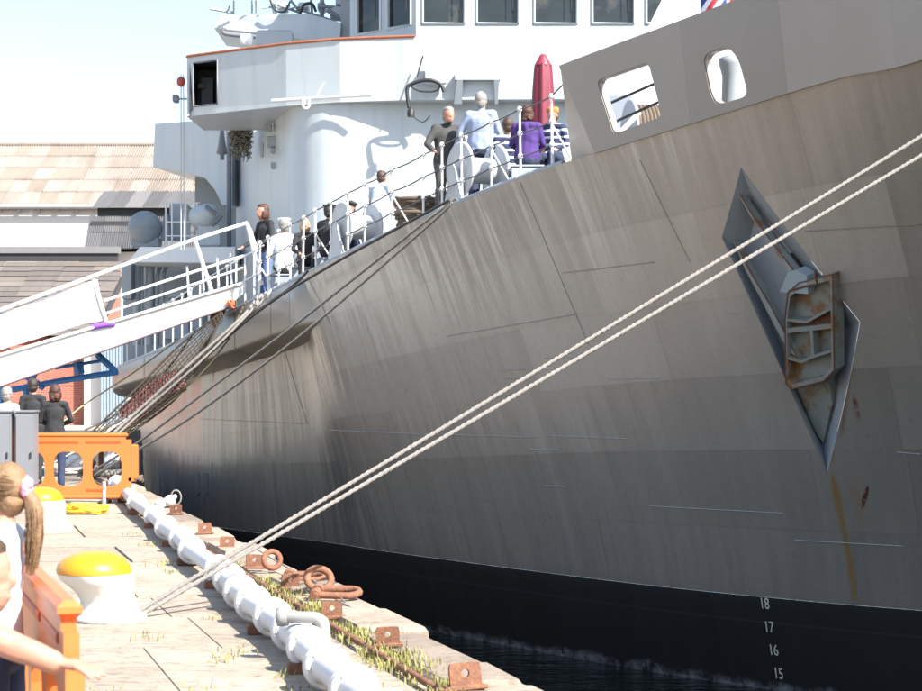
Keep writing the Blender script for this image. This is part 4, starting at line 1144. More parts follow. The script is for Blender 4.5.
CANV = M('white_canvas', (.80, .79, .78), .8, var=.03, vs=2, bump=.2, bs=6)
for dy in (0.02,):
    mb = MB(); N = 24; vs = []; fs = []
    for i in range(N + 1):
        px = lerp(XL, 97, i / N); top_ = hr(px) + 4; bo = tl(px) - lerp(2, 6, i / N)
        for k in range(5): 
            py = lerp(top_, bo, k / 4); q = GP(px + (k * 2.0 if i == N else 0), py, dy + .03 * math.sin(i * 1.3 + k * .8)); vs.append(q)
    for i in range(N):
        for k in range(4): fs.append((i * 5 + k, i * 5 + 5 + k, i * 5 + 6 + k, i * 5 + 1 + k))
    mb.add(vs, fs, True); o = mb.build('canvas_dodger', CANV, gw); so = o.modifiers.new('thick', 'SOLIDIFY'); so.thickness = .012
mb = MB(); mb.tube(cr([GP(90, 328, -.06), GP(98, 326, -.09), GP(106, 324.5, -.09), GP(115, 324, -.06)]), [.03] + [.05] * 23 + [.02], 8); o = mb.build('furled_cloth', M('purple_cloth', (.16, .06, .40), .8, var=.3, vs=20), None)
tag(o, 'purple cloth bundle tied along the gangway side', 'cloth')
mb = MB(); mb.cbox(GP(231, 303, -.08), (.14, .05, .12), ch=.015); mb.tube(cr([GP(228, 300, -.1), GP(231, 306, -.12), GP(234, 308, -.1)]), .018, 6); tag(mb.build('orange_tag', M('orange_tag', (.75, .16, .06), .6)), 'small orange tag tied at the top end of the gangway', 'tag')
# blue support frame under the gangway
sf = thing('gangway_trestle', 'blue steel trestle frame carrying the gangway on the quay', 'trestle', tuple(Vector((px2x(70, 34.5), 34.5, 0))))
def bar(pts, r, name): MB().tube(pts, r, 4, smooth=False).build(name, BLUE, sf)
YT = 34.4
bar([P(0, 392, YT), P(60, 381, YT), P(118, 372, YT)], .055, 'long_beam'); bar([P(97, 354, YT), P(116, 372, YT)], .06, 'brace'); bar([P(77, 362, YT), P(80, 374, YT)], .09, 'strut')
bar([P(40, 362, YT), P(28, 388, YT)], .06, 'brace'); bar([P(55, 368, YT), P(100, 361, YT)], .03, 'tie_bar'); bar([P(20, 372, YT), P(44, 388, YT)], .06, 'brace')
for px in (2, 27): bar([P(px, 386, YT), Vector((px2x(px, YT), YT, 0))], .07, 'leg')
for px in (2, 27): bar([P(px, 386, YT + 1.2), Vector((px2x(px, YT), YT + 1.2, 0))], .07, 'leg')

# safety net slung below the gangway head
def net(name, rows, nu, mat, r, label):
    # rows: list of 3-D control polylines from top to bottom
    curves = [cr(q, 6) for q in rows]; mb = MB()
    import bisect
    def at(c, f):
        x = f * (len(c) - 1); i = min(int(x), len(c) - 2); return c[i].lerp(c[i + 1], x - i)
    nv = 11
    grid = []
    for j in range(nv + 1):
        x = j / nv * (len(curves) - 1); a_ = min(int(x), len(curves) - 2); f = x - a_
        grid.append([at(curves[a_], i / nu).lerp(at(curves[a_ + 1], i / nu), f) for i in range(nu + 1)])
    for j in range(nv + 1): mb.tube(grid[j], r if 0 < j < nv else r * 2.2, 4, cap=False)
    for i in range(0, nu + 1): mb.tube([grid[j][i] for j in range(nv + 1)], r, 4, cap=False)
    o = mb.build(name, mat); return tag(o, label, 'net')
net('safety_net', [[P(222, 312, 34.3), P(180, 345, 34.4), P(140, 385, 34.3), P(92, 432, 34)],
                   [P(224, 318, 34.0), P(188, 362, 33.9), P(150, 402, 33.7), P(100, 444, 33.4)],
                   [P(218, 324, 33.5), P(197, 368, 33.4), P(172, 402, 33.3), P(120, 440, 33.0)]], 34, M('net_cord', (.060, .045, .032), .9), .009, 'sagging dark safety net slung between the gangway head and the quay')
net('red_net', [[P(182, 370, 34.6), P(150, 385, 34.6), P(120, 410, 34.5)], [P(186, 388, 34.4), P(160, 405, 34.3), P(124, 430, 34.2)]], 24, M('red_cord', (.22, .075, .075), .8), .016, 'pinkish red cargo net bundled inside the dark safety net')
mb = MB(); mb.prism([P(213, 310, 34.9), P(228, 304, 34.9), P(222, 318, 34.9), P(214, 328, 34.9), P(209, 322, 34.9)], (0, .08, 0)); tag(mb.build('hanging_mat', ROPEB), 'dark brown rope mat hanging under the gangway head', 'mat')

# ------------------------------------------------------------------ ROPES
def rope(name, pts, r, mat, label, group=None, sag=0, lay=True, n=40):
    c = cr(pts, max(2, n // (len(pts) - 1)))
    L = len(c) - 1
    for i, p in enumerate(c): p.z -= sag * 4 * (i / L) * (1 - i / L)
    mb = MB()
    if not lay: mb.tube(c, r, 6)
    else:   # three twisted strands
        dense = []; 
        tot = sum((b_ - a_).length for a_, b_ in zip(c, c[1:])); step = .045; 
        k = max(60, int(tot / step)); cum = [0]
        for a_, b_ in zip(c, c[1:]): cum.append(cum[-1] + (b_ - a_).length)
        j = 0
        for i in range(k + 1):
            d = tot * i / k
            while j < len(c) - 2 and cum[j + 1] < d: j += 1
            f = (d - cum[j]) / max(1e-6, cum[j + 1] - cum[j]); dense.append((c[j].lerp(c[j + 1], f), (c[j + 1] - c[j]).normalized(), d))
        for s3 in range(3):
            pts3 = []
            for p, t_, d in dense:
                a_ = t_.cross(Vector((0, 0, 1))).normalized(); b_ = a_.cross(t_); q = d / (r * 9) * 2 * math.pi + s3 * 2.094
                pts3.append(p + (a_ * math.cos(q) + b_ * math.sin(q)) * r * .5)
            mb.tube(pts3, r * .58, 5)
    o = mb.build(name, mat); return tag(o, label, 'rope', group)
MW = M('pale_mooring_rope', (.215, .20, .185), .9, var=.25, vs=30, bump=.6, bs=140)
bc = Vector((px2x(109, 13.75), 13.75, 0))     # near bollard
# pair of head ropes from the near bollard to the bow (belayed at the fairlead outside the picture)
e1 = BW(12.75, .93) - inb(12.7) * .06; e2 = BW(12.85, .75) - inb(12.7) * .06
def hrope(pxs, ex): 
    a_ = P(*pxs[0]); return [a_, ex]
def through(p0, pmid_px, e):   # aims the rope's far end so that it passes the picture point pmid
    return e
st1 = P(146, 594, 14.2); st2 = P(148, 603, 13.9)
far1 = P(1150, -4, 18.2); far2 = P(1150, 20, 18.2)
wrap = lambda r, z, a0, a1, n: [bc + Vector((r * math.cos(R(lerp(a0, a1, k / n))), r * math.sin(R(lerp(a0, a1, k / n))), z)) for k in range(n + 1)]
rope('mooring_rope', [far1, far1.lerp(st1, .25), far1.lerp(st1, .5), far1.lerp(st1, .75), st1] + wrap(.26, .12, 40, 200, 5), .019, MW, 'upper of the two pale mooring ropes from the near bollard to the bow', sag=.10, n=60)
rope('mooring_rope', [far2, far2.lerp(st2, .25), far2.lerp(st2, .5), far2.lerp(st2, .75), st2] + wrap(.27, .06, -60, -220, 5), .019, MW, 'lower of the two pale mooring ropes from the near bollard to the bow', sag=.06, n=60)
# spring ropes from the deck edge down to the quay behind the barrier
rope('mooring_rope', [P(456, 198, 27.7), P(420, 226, 28.0), P(300, 321, 29.5), P(200, 396, 31), P(140, 441, 32), P(95, 470, 32.8)], .024, MW, 'upper grey spring rope from the deck rail to the quay behind the barrier', sag=0, n=50)
rope('mooring_rope', [P(452, 202, 27.7), P(430, 224, 27.9), P(300, 336, 29.3), P(200, 411, 30.8), P(140, 449, 31.8), P(95, 475, 32.6)], .024, MW, 'lower grey spring rope from the deck rail to the quay behind the barrier', sag=0, n=50)
for k, (pts, r, mt, lab) in enumerate((
    ([P(450, 200, 27.7), P(330, 266, 31.0), P(250, 318, 33.0), P(150, 408, 33.8), P(60, 470, 33)], .022, ROPED, 'dark rope running close below the guard rail down past the net'),
    ([P(308, 271, 32.15), P(290, 288, 32.4), P(232, 330, 33.6), P(150, 402, 33.9), P(50, 456, 33)], .020, ROPED, 'dark rope from the deck edge beside the gangway to the quay'),
    ([P(258, 296, 33.85), P(242, 317, 33.2), P(190, 364, 33.0), P(130, 418, 33.0), P(80, 464, 32.6)], .028, MW, 'thick grey rope crossing the middle of the safety net'),
    ([P(266, 292, 33.6), P(248, 314, 33.1), P(200, 362, 32.8), P(140, 414, 32.8), P(92, 458, 32.5)], .022, MW, 'grey rope just above the right edge of the safety net'),
    ([P(272, 289, 33.35), P(256, 308, 33.3), P(210, 352, 34.0), P(120, 425, 33.8), P(30, 474, 33)], .026, ROPE, 'grey rope crossing in front of the hull bulge'),
    ([P(262, 294, 33.7), P(248, 312, 33.6), P(190, 372, 34.0), P(110, 430, 33.6), P(70, 452, 33)], .020, ROPE, 'thin grey rope just left of the safety net'),
    ([P(196, 330, 35.5), P(165, 372, 35), P(120, 412, 34.4), P(85, 430, 34)], .016, ROPED, 'thin dark rope hanging from under the gangway'),
    ([P(180, 338, 36), P(130, 375, 35), P(85, 404, 34.5), P(60, 425, 34)], .014, M('straw_rope', (.42, .34, .2), .9), 'thin straw coloured line in front of the white pier'),
    ([P(246, 301, 34.4), P(238, 318, 33.6), P(225, 344, 33.3), P(190, 384, 33.2), P(120, 436, 33)], .02, M('olive_rope', (.075, .072, .035), .9), 'olive edge rope along the right side of the safety net'))):
    rope('mooring_line', pts, r, mt, lab, lay=False)

# ------------------------------------------------------------------ QUAY FURNITURE
def bollard(loc, label, rz, sc=1.0):
    t = thing('mooring_bollard', label, 'bollard', tuple(loc), 'white mooring bollards with yellow tops')
    b = Vector(loc); lean = Vector((-math.cos(rz), -math.sin(rz), 0))
    def lath(prof, name, mat):
        mb = MB(); vs = []; fs = []; n = 32
        for (r, z) in prof:
            off = lean * (.09 * smooth(.08, .42, z)) 
            for k in range(n):
                q = 2 * math.pi * k / n; d = Vector((math.cos(q), math.sin(q), 0))
                rr = r * (1 + .10 * smooth(.2, .36, z) * d.dot(lean)); vs.append(b + (off + d * rr + Vector((0, 0, z))) * sc)
        for i in range(len(prof) - 1):
            for k in range(n): fs.append((i * n + k, i * n + (k + 1) % n, i * n + n + (k + 1) % n, i * n + n + k))
        mb.add(vs, fs, True); mb.add(vs[-n:], [tuple(range(n))]); mb.add(vs[:n], [tuple(range(n - 1, -1, -1))]); mb.build(name, mat, t)
    lath([(.27, -.03), (.272, .02), (.262, .04), (.225, .06), (.203, .10), (.195, .15), (.21, .21), (.245, .265), (.265, .30), (.268, .345)], 'post', BOLW)
    lath([(.268, .347), (.268, .365), (.255, .405), (.222, .445), (.17, .475), (.11, .493), (.05, .5), (.001, .502)], 'cap', YELLOW)
    return t
bollard(bc, 'near white bollard with glossy yellow dome, pale ropes round its neck', .4)
bollard((px2x(50, 22.4), 22.4, 0), 'far white bollard with yellow top just in front of the orange barrier', .4)

def barrier_parts():
    t = thing('barrier', '', 'barrier', (0, 0, 0), 'orange plastic crowd barriers')
    L, Hh, T = 2.0, 1.0, .025
    mb = MB(); cells = [(.28, .82), (.83, 1.37), (1.38, 1.92)]
    def solid(x0, x1, z0, z1): mb.cbox(((x0 + x1) / 2, 0, (z0 + z1) / 2), (x1 - x0, 2 * T, z1 - z0))
    solid(0, .28, .06, .98); solid(1.92, 2.0, .10, .92); solid(.82, .83, .08, 1.0); solid(1.37, 1.38, .08, 1.0)
    for (x0, x1) in cells:
        cx, cz = (x0 + x1) / 2, .50; n = 24; hole = []; rect = []
        for k in range(n):
            q = 2 * math.pi * (k + .5) / n; c, s_ = math.cos(q), math.sin(q)
            e = (abs(c) ** 3.2 + abs(s_) ** 3.2) ** (-1 / 3.2); hole.append((cx + .215 * e * c, cz + .25 * e * s_))
            m = min((x1 - x0) / 2 / max(1e-6, abs(c)), ((1.0 - cz) if s_ > 0 else (cz - .08)) / max(1e-6, abs(s_))); rect.append((cx + m * c, cz + m * s_))
        # make sure the cell corners are kept
        for cc in ((x0, .08), (x1, .08), (x1, 1.0), (x0, 1.0)):
            i = min(range(n), key=lambda i: (rect[i][0] - cc[0]) ** 2 + (rect[i][1] - cc[1]) ** 2); rect[i] = cc
        vs = [(x, y, z) for y in (-T, T) for (x, z) in hole] + [(x, y, z) for y in (-T, T) for (x, z) in rect]; fs = []
        for k in range(n):
            j = (k + 1) % n
            fs += [(2 * n + k, 2 * n + j, j, k), (3 * n + j, 3 * n + k, n + k, n + j), (k, j, n + j, n + k), (2 * n + j, 2 * n + k, 3 * n + k, 3 * n + j)]
        mb.add(vs, fs)
    for z in (.985, .10): mb.cbox((1, 0, z), (1.9, 2 * T + .03, .06), ch=.02)
    panel = mb.build('panel', ORANGE, t)
    DO = M('orange_groove', (.50, .09, .02), .5)
    for (x0, x1, z) in ((.15, 1.25, .885), (1.35, 1.85, .885), (.2, .62, .175), (1.36, 1.6, .20)):
        mb = MB(); mb.cbox(((x0 + x1) / 2, -T - .002, z), (x1 - x0, .012, .035), ch=.004); mb.build('groove', DO, panel)
    mb = MB(); mb.cbox((2.05, 0, .60), (.10, .06, .5), ch=.02); mb.cbox((2.0, 0, .35), (.08, .05, .05)); mb.build('end_clip', ORANGE, t)
    mb = MB(); mb.tube([(-.03, 0, .05), (-.03, 0, .99)], .03, 8); mb.build('hinge_post', ORANGE, t)
    for x in (.35, 1.62):
        mb = MB(); mb.cbox((x, 0, .03), (.10, .56, .06), ch=.02); mb.cbox((x, 0, .07), (.06, .06, .08)); mb.build('foot', BLACK, t)
    return t
bar0 = barrier_parts()
Yb = 27.2; xe = px2x(137, Yb)
bar0.location = (xe - 2.08, Yb, 0); bar0['label'] = 'orange plastic barrier across the quay in front of the woman in black'
WL[bar0.name] = Vector(bar0.location)
p1 = Vector((-1.84, 7.88, 0)); p2 = Vector((-1.2, 5.9, 0)); d = p2 - p1
BF = dup(bar0, p1, math.atan2(d.y, d.x), 'orange plastic barrier at the bottom left, seen along its length')
# striped post by the barrier
mb = MB(); mb.tube([(px2x(104, 26.4), 26.4, 0), (px2x(104, 26.4), 26.4, .36)], .03, 8); mb.cbox((px2x(104, 26.4), 26.4, .01), (.2, .2, .025)); o = mb.build('marker_post', M('striped_grey', (.35, .33, .33), .5, var=.6, vs=30)); tag(o, 'short grey post standing in front of the orange barrier', 'post')
# grey cabinets at the left edge
for (x0, x1, y1, lab) in ((-8, 11, 412, 'grey metal cabinet at the left picture edge'), (15, 34.5, 412, 'grey metal cabinet left of the orange barrier')):
    Yc = 26.2; t = thing('control_cabinet', lab, 'cabinet', ((px2x(x0, Yc) + px2x(x1, Yc)) / 2, Yc, 0), 'grey cabinets')
    zt = zz(y1, Yc); a_, b_ = px2x(x0, Yc), px2x(x1, Yc)
    mb = MB(); mb.cbox(((a_ + b_) / 2, Yc + .12, zt / 2 + .16), (b_ - a_, .24, zt - .32), ch=.012); bd = mb.build('body', GREYC, t)
    mb = MB(); mb.cbox(((a_ + b_) / 2, Yc - .012, zt / 2 + .16), (b_ - a_ - .04, .02, zt - .40), ch=.006); dr = mb.build('door', GREYC, t)
    mb = MB(); mb.cbox((b_ - .05, Yc - .03, zt * .55), (.02, .02, .08)); mb.build('handle', BLACK, dr)
    mb = MB(); mb.cbox(((a_ + b_) / 2, Yc + .12, zt + .012), (b_ - a_ + .03, .28, .025)); mb.build('lid', GREYC, t)
    for x in (a_ + .03, b_ - .03): mb = MB(); mb.box(x - .02, x + .02, Yc + .1, Yc + .14, 0, .35); mb.build('leg', GREYC, t)
mb = MB(); mb.lathe([(.05, 0), (.06, .1), (.06, .5), (.04, .62)], (px2x(13, 26.6), 26.6, .38), n=12); mb.tube([(px2x(13, 26.6), 26.6, 0), (px2x(13, 26.6), 26.6, .4)], .02, 6); tag(mb.build('fire_extinguisher', M('red_enamel', (.45, .03, .03), .35)), 'red fire extinguisher between the two grey cabinets', 'extinguisher')
# coiled hoses
def coil(c, r0, turns, rt, mat, name, label, cat, flat=.7):
    mb = MB(); pts = []
    for k in range(turns * 14):
        q = 2 * math.pi * k / 14; rr = r0 * random.uniform(.72, 1.08)
        pts.append(Vector(c) + Vector((rr * math.cos(q), rr * flat * math.sin(q), rt + .011 * k / 14 * 1.0 + random.uniform(0, .02))))
    mb.tube(cr(pts, 2), rt, 6); return tag(mb.build(name, mat), label, cat)
coil((px2x(87, 25.0), 25.0, 0), .26, 9, .018, M('yellow_hose', (.75, .50, .03), .5), 'hose_coil', 'coil of yellow hose lying before the orange barrier', 'hose')
coil((px2x(80, 25.5), 25.5, .03), .22, 4, .018, M('orange_hose', (.70, .22, .04), .5), 'hose_coil', 'few turns of orange hose on top of the yellow coil', 'hose')
# white pipeline
PL = lambda Y: -.75 + (Y - 10.6) * (-.2425)
pd = Vector((-.243, 1, 0)).normalized()
pipe = thing('pipeline', 'white flanged pipeline lying along the quay edge', 'pipe', (PL(18), 18, 0))
pz = .145
ys = [8.9, 9.7, 10.5, 11.25, 12.0, 12.75, 13.56, 14.3, 15.2, 15.95, 17.9, 19.3, 20.7, 22.6, 25.1, 27.5, 30]
def pipe_pt(Y): return Vector((PL(Y) + .02 * math.sin(Y * 1.7), Y, pz))
mbf = MB(); prof = [(.118, -.024), (.131, -.015), (.131, .015), (.118, .024)]
mbf.lathe(prof, (0, 0, 0), pd, 22)
for k in range(8):
    q = 2 * math.pi * k / 8; a_ = pd.orthogonal().normalized(); b_ = pd.cross(a_); mbf.lathe([(.008, -.034), (.008, .034)], (a_ * math.cos(q) + b_ * math.sin(q)) * .105, pd, 6)
fme = mbf.mesh('flange', PIPEW)
for i, Yp in enumerate(ys):
    for dd in (-.026, .026):
        o = bpy.data.objects.new('flange', fme); COL.objects.link(o); o.parent = pipe; o.location = pipe_pt(Yp) + pd * dd - WL[pipe.name]; o.rotation_euler = (0, random.uniform(-.05, .05), 0)
for i, (a_, b_) in enumerate(zip(ys, ys[1:])):
    A_, B_ = pipe_pt(a_) + pd * .04, pipe_pt(b_) - pd * .04; r = .088
    mb = MB(); Ls = (B_ - A_).length
    prof = [(r + .012, 0), (r - .006, .12), (r - .006, Ls - .12), (r + .01, Ls)]
    mb.lathe(prof, A_, (B_ - A_), 18); mb.build('pipe_section', M('pipe_grey_white', (.60, .60, .60), .6, var=.08, col2=(.40, .37, .34), c2=(.60, .75), c2s=8), pipe)
for Yp in (9.5, 11.2, 13, 15.9, 18, 20, 22.5, 25, 27.5):
    mb = MB(); q = pipe_pt(Yp); mb.cbox((q.x, q.y, .03), (.26, .09, .07), Matrix.Rotation(.24, 3, 'Z'), .01); mb.build('chock', RUST, pipe)
# branch with grey elbow and yellow strap
HOSEM = M('grey_coupling', (.27, .27, .265), .5, var=.12)
br = pipe_pt(11.6); mb = MB()
mb.tube(cr([br + Vector((.13, .0, -.06)), br + Vector((.14, .01, .07)), br + Vector((.10, .03, .125)), br + Vector((.0, .06, .13)), br + Vector((-.12, .10, .13))], 5), .038, 12, cap=True)
e_ = br + Vector((-.12, .10, .13)); dv = Vector((-.98, .1, -.1)).normalized()
hb = tag(mb.build('hose_coupling', HOSEM), 'short grey coupling with an open end lying over the white pipe', 'coupling')
MB().lathe([(.058, -.03), (.062, 0), (.058, .035), (.044, .036), (.044, .0)], e_, dv, 16).build('open_end', HOSEM, hb)
mb = MB(); q = pipe_pt(11.45)
a_ = pd.orthogonal().normalized(); b_ = pd.cross(a_)
mb.lathe([(.084, -.03), (.090, -.03), (.090, .03), (.084, .03)], q, pd, 24); mb.build('yellow_strap', M('yellow_tape', (.7, .48, .03), .5), pipe)
# rusty lugs along the coping
def lug_mesh():
    mb = MB(); n = 20; w, h, T = .10, .155, .016
    outl = rounded([(-w, 0), (-w, h), (w, h), (w, 0)], .025, 3); cx, cz, rr = 0, .09, .026
    hole = [(cx + rr * math.cos(2 * math.pi * k / n), cz + rr * math.sin(2 * math.pi * k / n)) for k in range(n)]
    outp = []
    for k in range(n):
        q = 2 * math.pi * k / n; c, s_ = math.cos(q), math.sin(q)
        m = min(w / max(1e-6, abs(c)), ((h - cz) if s_ > 0 else cz) / max(1e-6, abs(s_))); 
        x, z = cx + m * c, cz + m * s_; outp.append((x, z))
    for cc in ((-w, 0), (w, 0), (w * .93, h * .97), (-w * .93, h * .97)):
        i = min(range(n), key=lambda i: (outp[i][0] - cc[0]) ** 2 + (outp[i][1] - cc[1]) ** 2); outp[i] = cc
    vs = [(x, y, z) for y in (-T, T) for x, z in hole] + [(x, y, z) for y in (-T, T) for x, z in outp]; fs = []
    for k in range(n):
        j = (k + 1) % n; fs += [(2 * n + k, 2 * n + j, j, k), (3 * n + j, 3 * n + k, n + k, n + j), (k, j, n + j, n + k), (2 * n + j, 2 * n + k, 3 * n + k, 3 * n + j)]
    mb.add(vs, fs); mb.cbox((0, 0, -.0), (.26, .09, .03), ch=.006); return mb.mesh('iron_lug', RUST)
lme = lug_mesh()
LUG = [(466, 694, 'nearest rusty iron lug on the coping, at the bottom of the picture'), (388, 650, 'rusty iron lug standing in the grass, second from the bottom'), (332, 622, 'square rusty iron lug with a hole, left of the shackles'), (290, 592, 'rusty iron lug beside the near end of the heavy chain'),
       (254, 571, 'rusty iron lug just left of the rusty ring'), (227, 551, 'rusty iron lug where the pale ropes cross the white pipe'), (205, 536, 'rusty iron lug beyond the crossing of ropes and pipe'), (176, 516, 'farthest small rusty lug near the white floats')]
for px, py, lab in LUG:
    Yp = EYE * F / (py - HY); o = bpy.data.objects.new('iron_lug', lme); COL.objects.link(o); o.location = (px2x(px, Yp), Yp, .035)
    o.rotation_euler = (random.uniform(-.12, .12), random.uniform(-.06, .06), random.uniform(-.25, .35)); s_ = random.uniform(.72, .92); o.scale = (s_, s_, s_)
    tag(o, lab, 'lug', 'rusty lugs along the coping')
# shackles and ring
def shackle(px, py, rz, L, label, r=.028, tilt=.2):
    Yp = EYE * F / (py - HY); c = Vector((px2x(px, Yp), Yp, .07)); mb = MB(); M_ = Matrix.Rotation(rz, 3, 'Z') @ Matrix.Rotation(tilt, 3, 'X')
    pts = [(-L, -.07, 0), (0, -.085, 0), (L * .7, -.08, 0), (L, 0, 0), (L * .7, .08, 0), (0, .085, 0), (-L, .07, 0)]
    mb.tube([c + M_ @ p for p in cr(pts, 5)], r, 8); mb.tube([c + M_ @ Vector((-L, -.12, 0)), c + M_ @ Vector((-L, .12, 0))], r * 1.15, 8)
    for s_ in (-1, 1): mb.lathe([(.045, -.035), (.05, 0), (.045, .035)], c + M_ @ Vector((-L, .07 * s_, 0)), M_ @ Vector((0, 1, 0)), 10)
    return tag(mb.build('shackle', RUST), label, 'shackle', 'rusty shackles on the quay edge')
shackle(307, 585, .1, .15, 'rusty shackle touching the far lug, left one of the row')
shackle(338, 601, -.1, .17, 'long rusty shackle at the right end of the row')
def ring(px, py, R_, r, label, tilt):
    Yp = EYE * F / (py - HY); c = Vector((px2x(px, Yp), Yp, R_ * abs(math.sin(tilt)) + r + .03)); M_ = Matrix.Rotation(.3, 3, 'Z') @ Matrix.Rotation(tilt, 3, 'X')
    mb = MB(); mb.tube([c + M_ @ Vector((R_ * math.cos(2 * math.pi * k / 20), R_ * math.sin(2 * math.pi * k / 20), 0)) for k in range(20)], r, 9, closed=True)
    return tag(mb.build('iron_ring', RUST), label, 'ring')
ring(272, 574, .075, .026, 'upright rusty iron ring on the quay edge', 1.35); ring(319, 596, .10, .03, 'rusty ring leaning between the two shackles', .9)
rope('light_line', [P(343, 603, 14.6), P(362, 613, 14.3), P(372, 622, 14.1), P(380, 640, 14.6)], .008, MW, 'thin white line trailing from the shackles over the quay edge', lay=False)
rope('light_line', [P(392, 652, 12.2), P(440, 664, 11.8), P(490, 676, 11.3), P(535, 691, 10.9), P(575, 712, 10.6)], .012, ROPE, 'thin grey line running along the coping at the bottom', lay=False)
rope('light_line', [P(255, 548, 18.4), P(285, 566, 17.0), P(330, 590, 15.3), P(346, 603, 14.6)], .007, MW, 'thin pale line behind the rusty ring', lay=False)
for k, (px, py, r, lab) in enumerate(((160, 512, .075, 'left white float lying among ropes on the coping'), (170, 509, .085, 'right white float lying among ropes on the coping'))):
    Yp = EYE * F / (py - HY); c = Vector((px2x(px, Yp), Yp, r + .03)); mb = MB(); mb.ell(c, (r, r, r * .95)); mb.lathe([(r * .4, -.02), (r * .4, .03), (r * .2, .05)], c + Vector((r * .6, 0, r * .5)), (1, 0, .8), 10)
    tag(mb.build('float', PIPEW), lab, 'float', 'white floats')
mb = MB(); Yp = EYE * F / (509 - HY); c = Vector((px2x(176, Yp), Yp, .16)); mb.tube([c + Vector((.07 * math.cos(k * .3926), 0, .10 * math.sin(k * .3926))) for k in range(16)], .011, 6, closed=True); tag(mb.build('rope_loop', MW), 'white rope loop sticking up beside the floats', 'rope loop')
# rope heap beyond the barrier and litter of bags
for (px, py, r0, mt, lab) in ((112, 478, .4, MW, 'heap of pale rope on the quay behind the barrier'), (70, 476, .3, ROPE, 'small grey rope heap behind the barrier'), (126, 484, .28, ROPEB, 'brown rope heap at the quay edge beside the barrier end')):
    Yp = EYE * F / (py - HY); coil((px2x(px, Yp), Yp, .02), r0, 7, .03, mt, 'rope_heap', lab, 'rope')
for (px, py, w, mt, lab) in ((75, 474, .4, WHITE, 'white sack lying behind the barrier, left'), (85, 472, .35, M('blue_sack', (.20, .32, .55), .7), 'pale blue sack lying behind the barrier'), (112, 470, .3, WHITE, 'white sack lying behind the barrier, right')):
    Yp = EYE * F / (py - HY); mb = MB(); mb.ell((px2x(px, Yp), Yp, .16), (w * .6, w * .5, .17), jit=.5, seed=px); tag(mb.build('sack', mt), lab, 'sack', 'sacks')
mb = MB(); mb.tube([(px2x(88, 37), 37, .62), (px2x(103, 37), 37, .62)], .09, 10); mb.tube([(px2x(90, 37), 37, 0), (px2x(90, 37), 37, .6)], .05, 6); mb.tube([(px2x(101, 37), 37, 0), (px2x(101, 37), 37, .6)], .05, 6); tag(mb.build('pipe_stand', RUST), 'rusty pipe on a low stand beyond the barrier', 'pipe')

# ------------------------------------------------------------------ PEOPLE
def capsule(mb, a, b, ra, rb, flat=1.0, n=12, side=None):
    """closed tapered capsule; flat squeezes the section along its depth direction"""
    a, b = Vector(a), Vector(b); t = (b - a); L = t.length; t.normalize()
    s = Vector(side) if side is not None else Vector((1, 0, 0)); s = s - t * s.dot(t)
    if s.length < 1e-3: s = t.orthogonal()
    s.normalize(); q = t.cross(s); vs = []; fs = []
    rings = [(a - t * ra * flat * math.cos(x), ra * math.sin(x)) for x in (.25, .7, 1.2)] + [(a, ra), (a.lerp(b, .33), lerp(ra, rb, .33)), (a.lerp(b, .66), lerp(ra, rb, .66)), (b, rb)] + [(b + t * rb * flat * math.cos(x), rb * math.sin(x)) for x in (1.2, .7, .25)]
    for c, r in rings:
        for k in range(n): x = 2 * math.pi * k / n; vs.append(c + s * r * math.cos(x) + q * r * flat * math.sin(x))
    for i in range(len(rings) - 1):
        for k in range(n): fs.append((i * n + k, i * n + (k + 1) % n, i * n + n + (k + 1) % n, i * n + n + k))
    fs += [tuple(range(n - 1, -1, -1)), tuple(len(vs) - n + k for k in range(n))]
    mb.add(vs, fs, True)
STAND = dict(pel=(0, 0, .96), che=(0, 0, 1.30), nec=(0, .01, 1.46), hea=(0, -.02, 1.60), ash=(.165, .01, 1.405), ael=(.215, .03, 1.13), awr=(.22, -.04, .90), bsh=(-.165, .01, 1.405), bel=(-.215, .03, 1.13), bwr=(-.22, -.04, .90),
             ahi=(.09, 0, .93), akn=(.10, -.02, .50), aan=(.10, .03, .085), bhi=(-.09, 0, .93), bkn=(-.10, -.02, .50), ban=(-.10, .03, .085))
SIT = dict(STAND, pel=(0, .02, .50), che=(0, .0, .84), nec=(0, .0, 1.01), hea=(0, -.03, 1.145), ash=(.165, 0, .945), ael=(.24, -.03, .69), awr=(.14, -.25, .60), bsh=(-.165, 0, .945), bel=(-.24, -.03, .69), bwr=(-.14, -.25, .60),
           ahi=(.09, 0, .48), akn=(.12, -.42, .50), aan=(.12, -.40, .085), bhi=(-.09, 0, .48), bkn=(-.12, -.42, .50), ban=(-.12, -.40, .085))
SKIN = M('skin', (.40, .20, .14), .55, var=.06, vs=12, bump=.05, sub=.12)
SHOE = M('dark_shoe', (.02, .018, .018), .5)
def cloth(name, c, **k): return M(name, c, .85, var=k.get('var', .14), vs=9, bump=.45, bs=14)
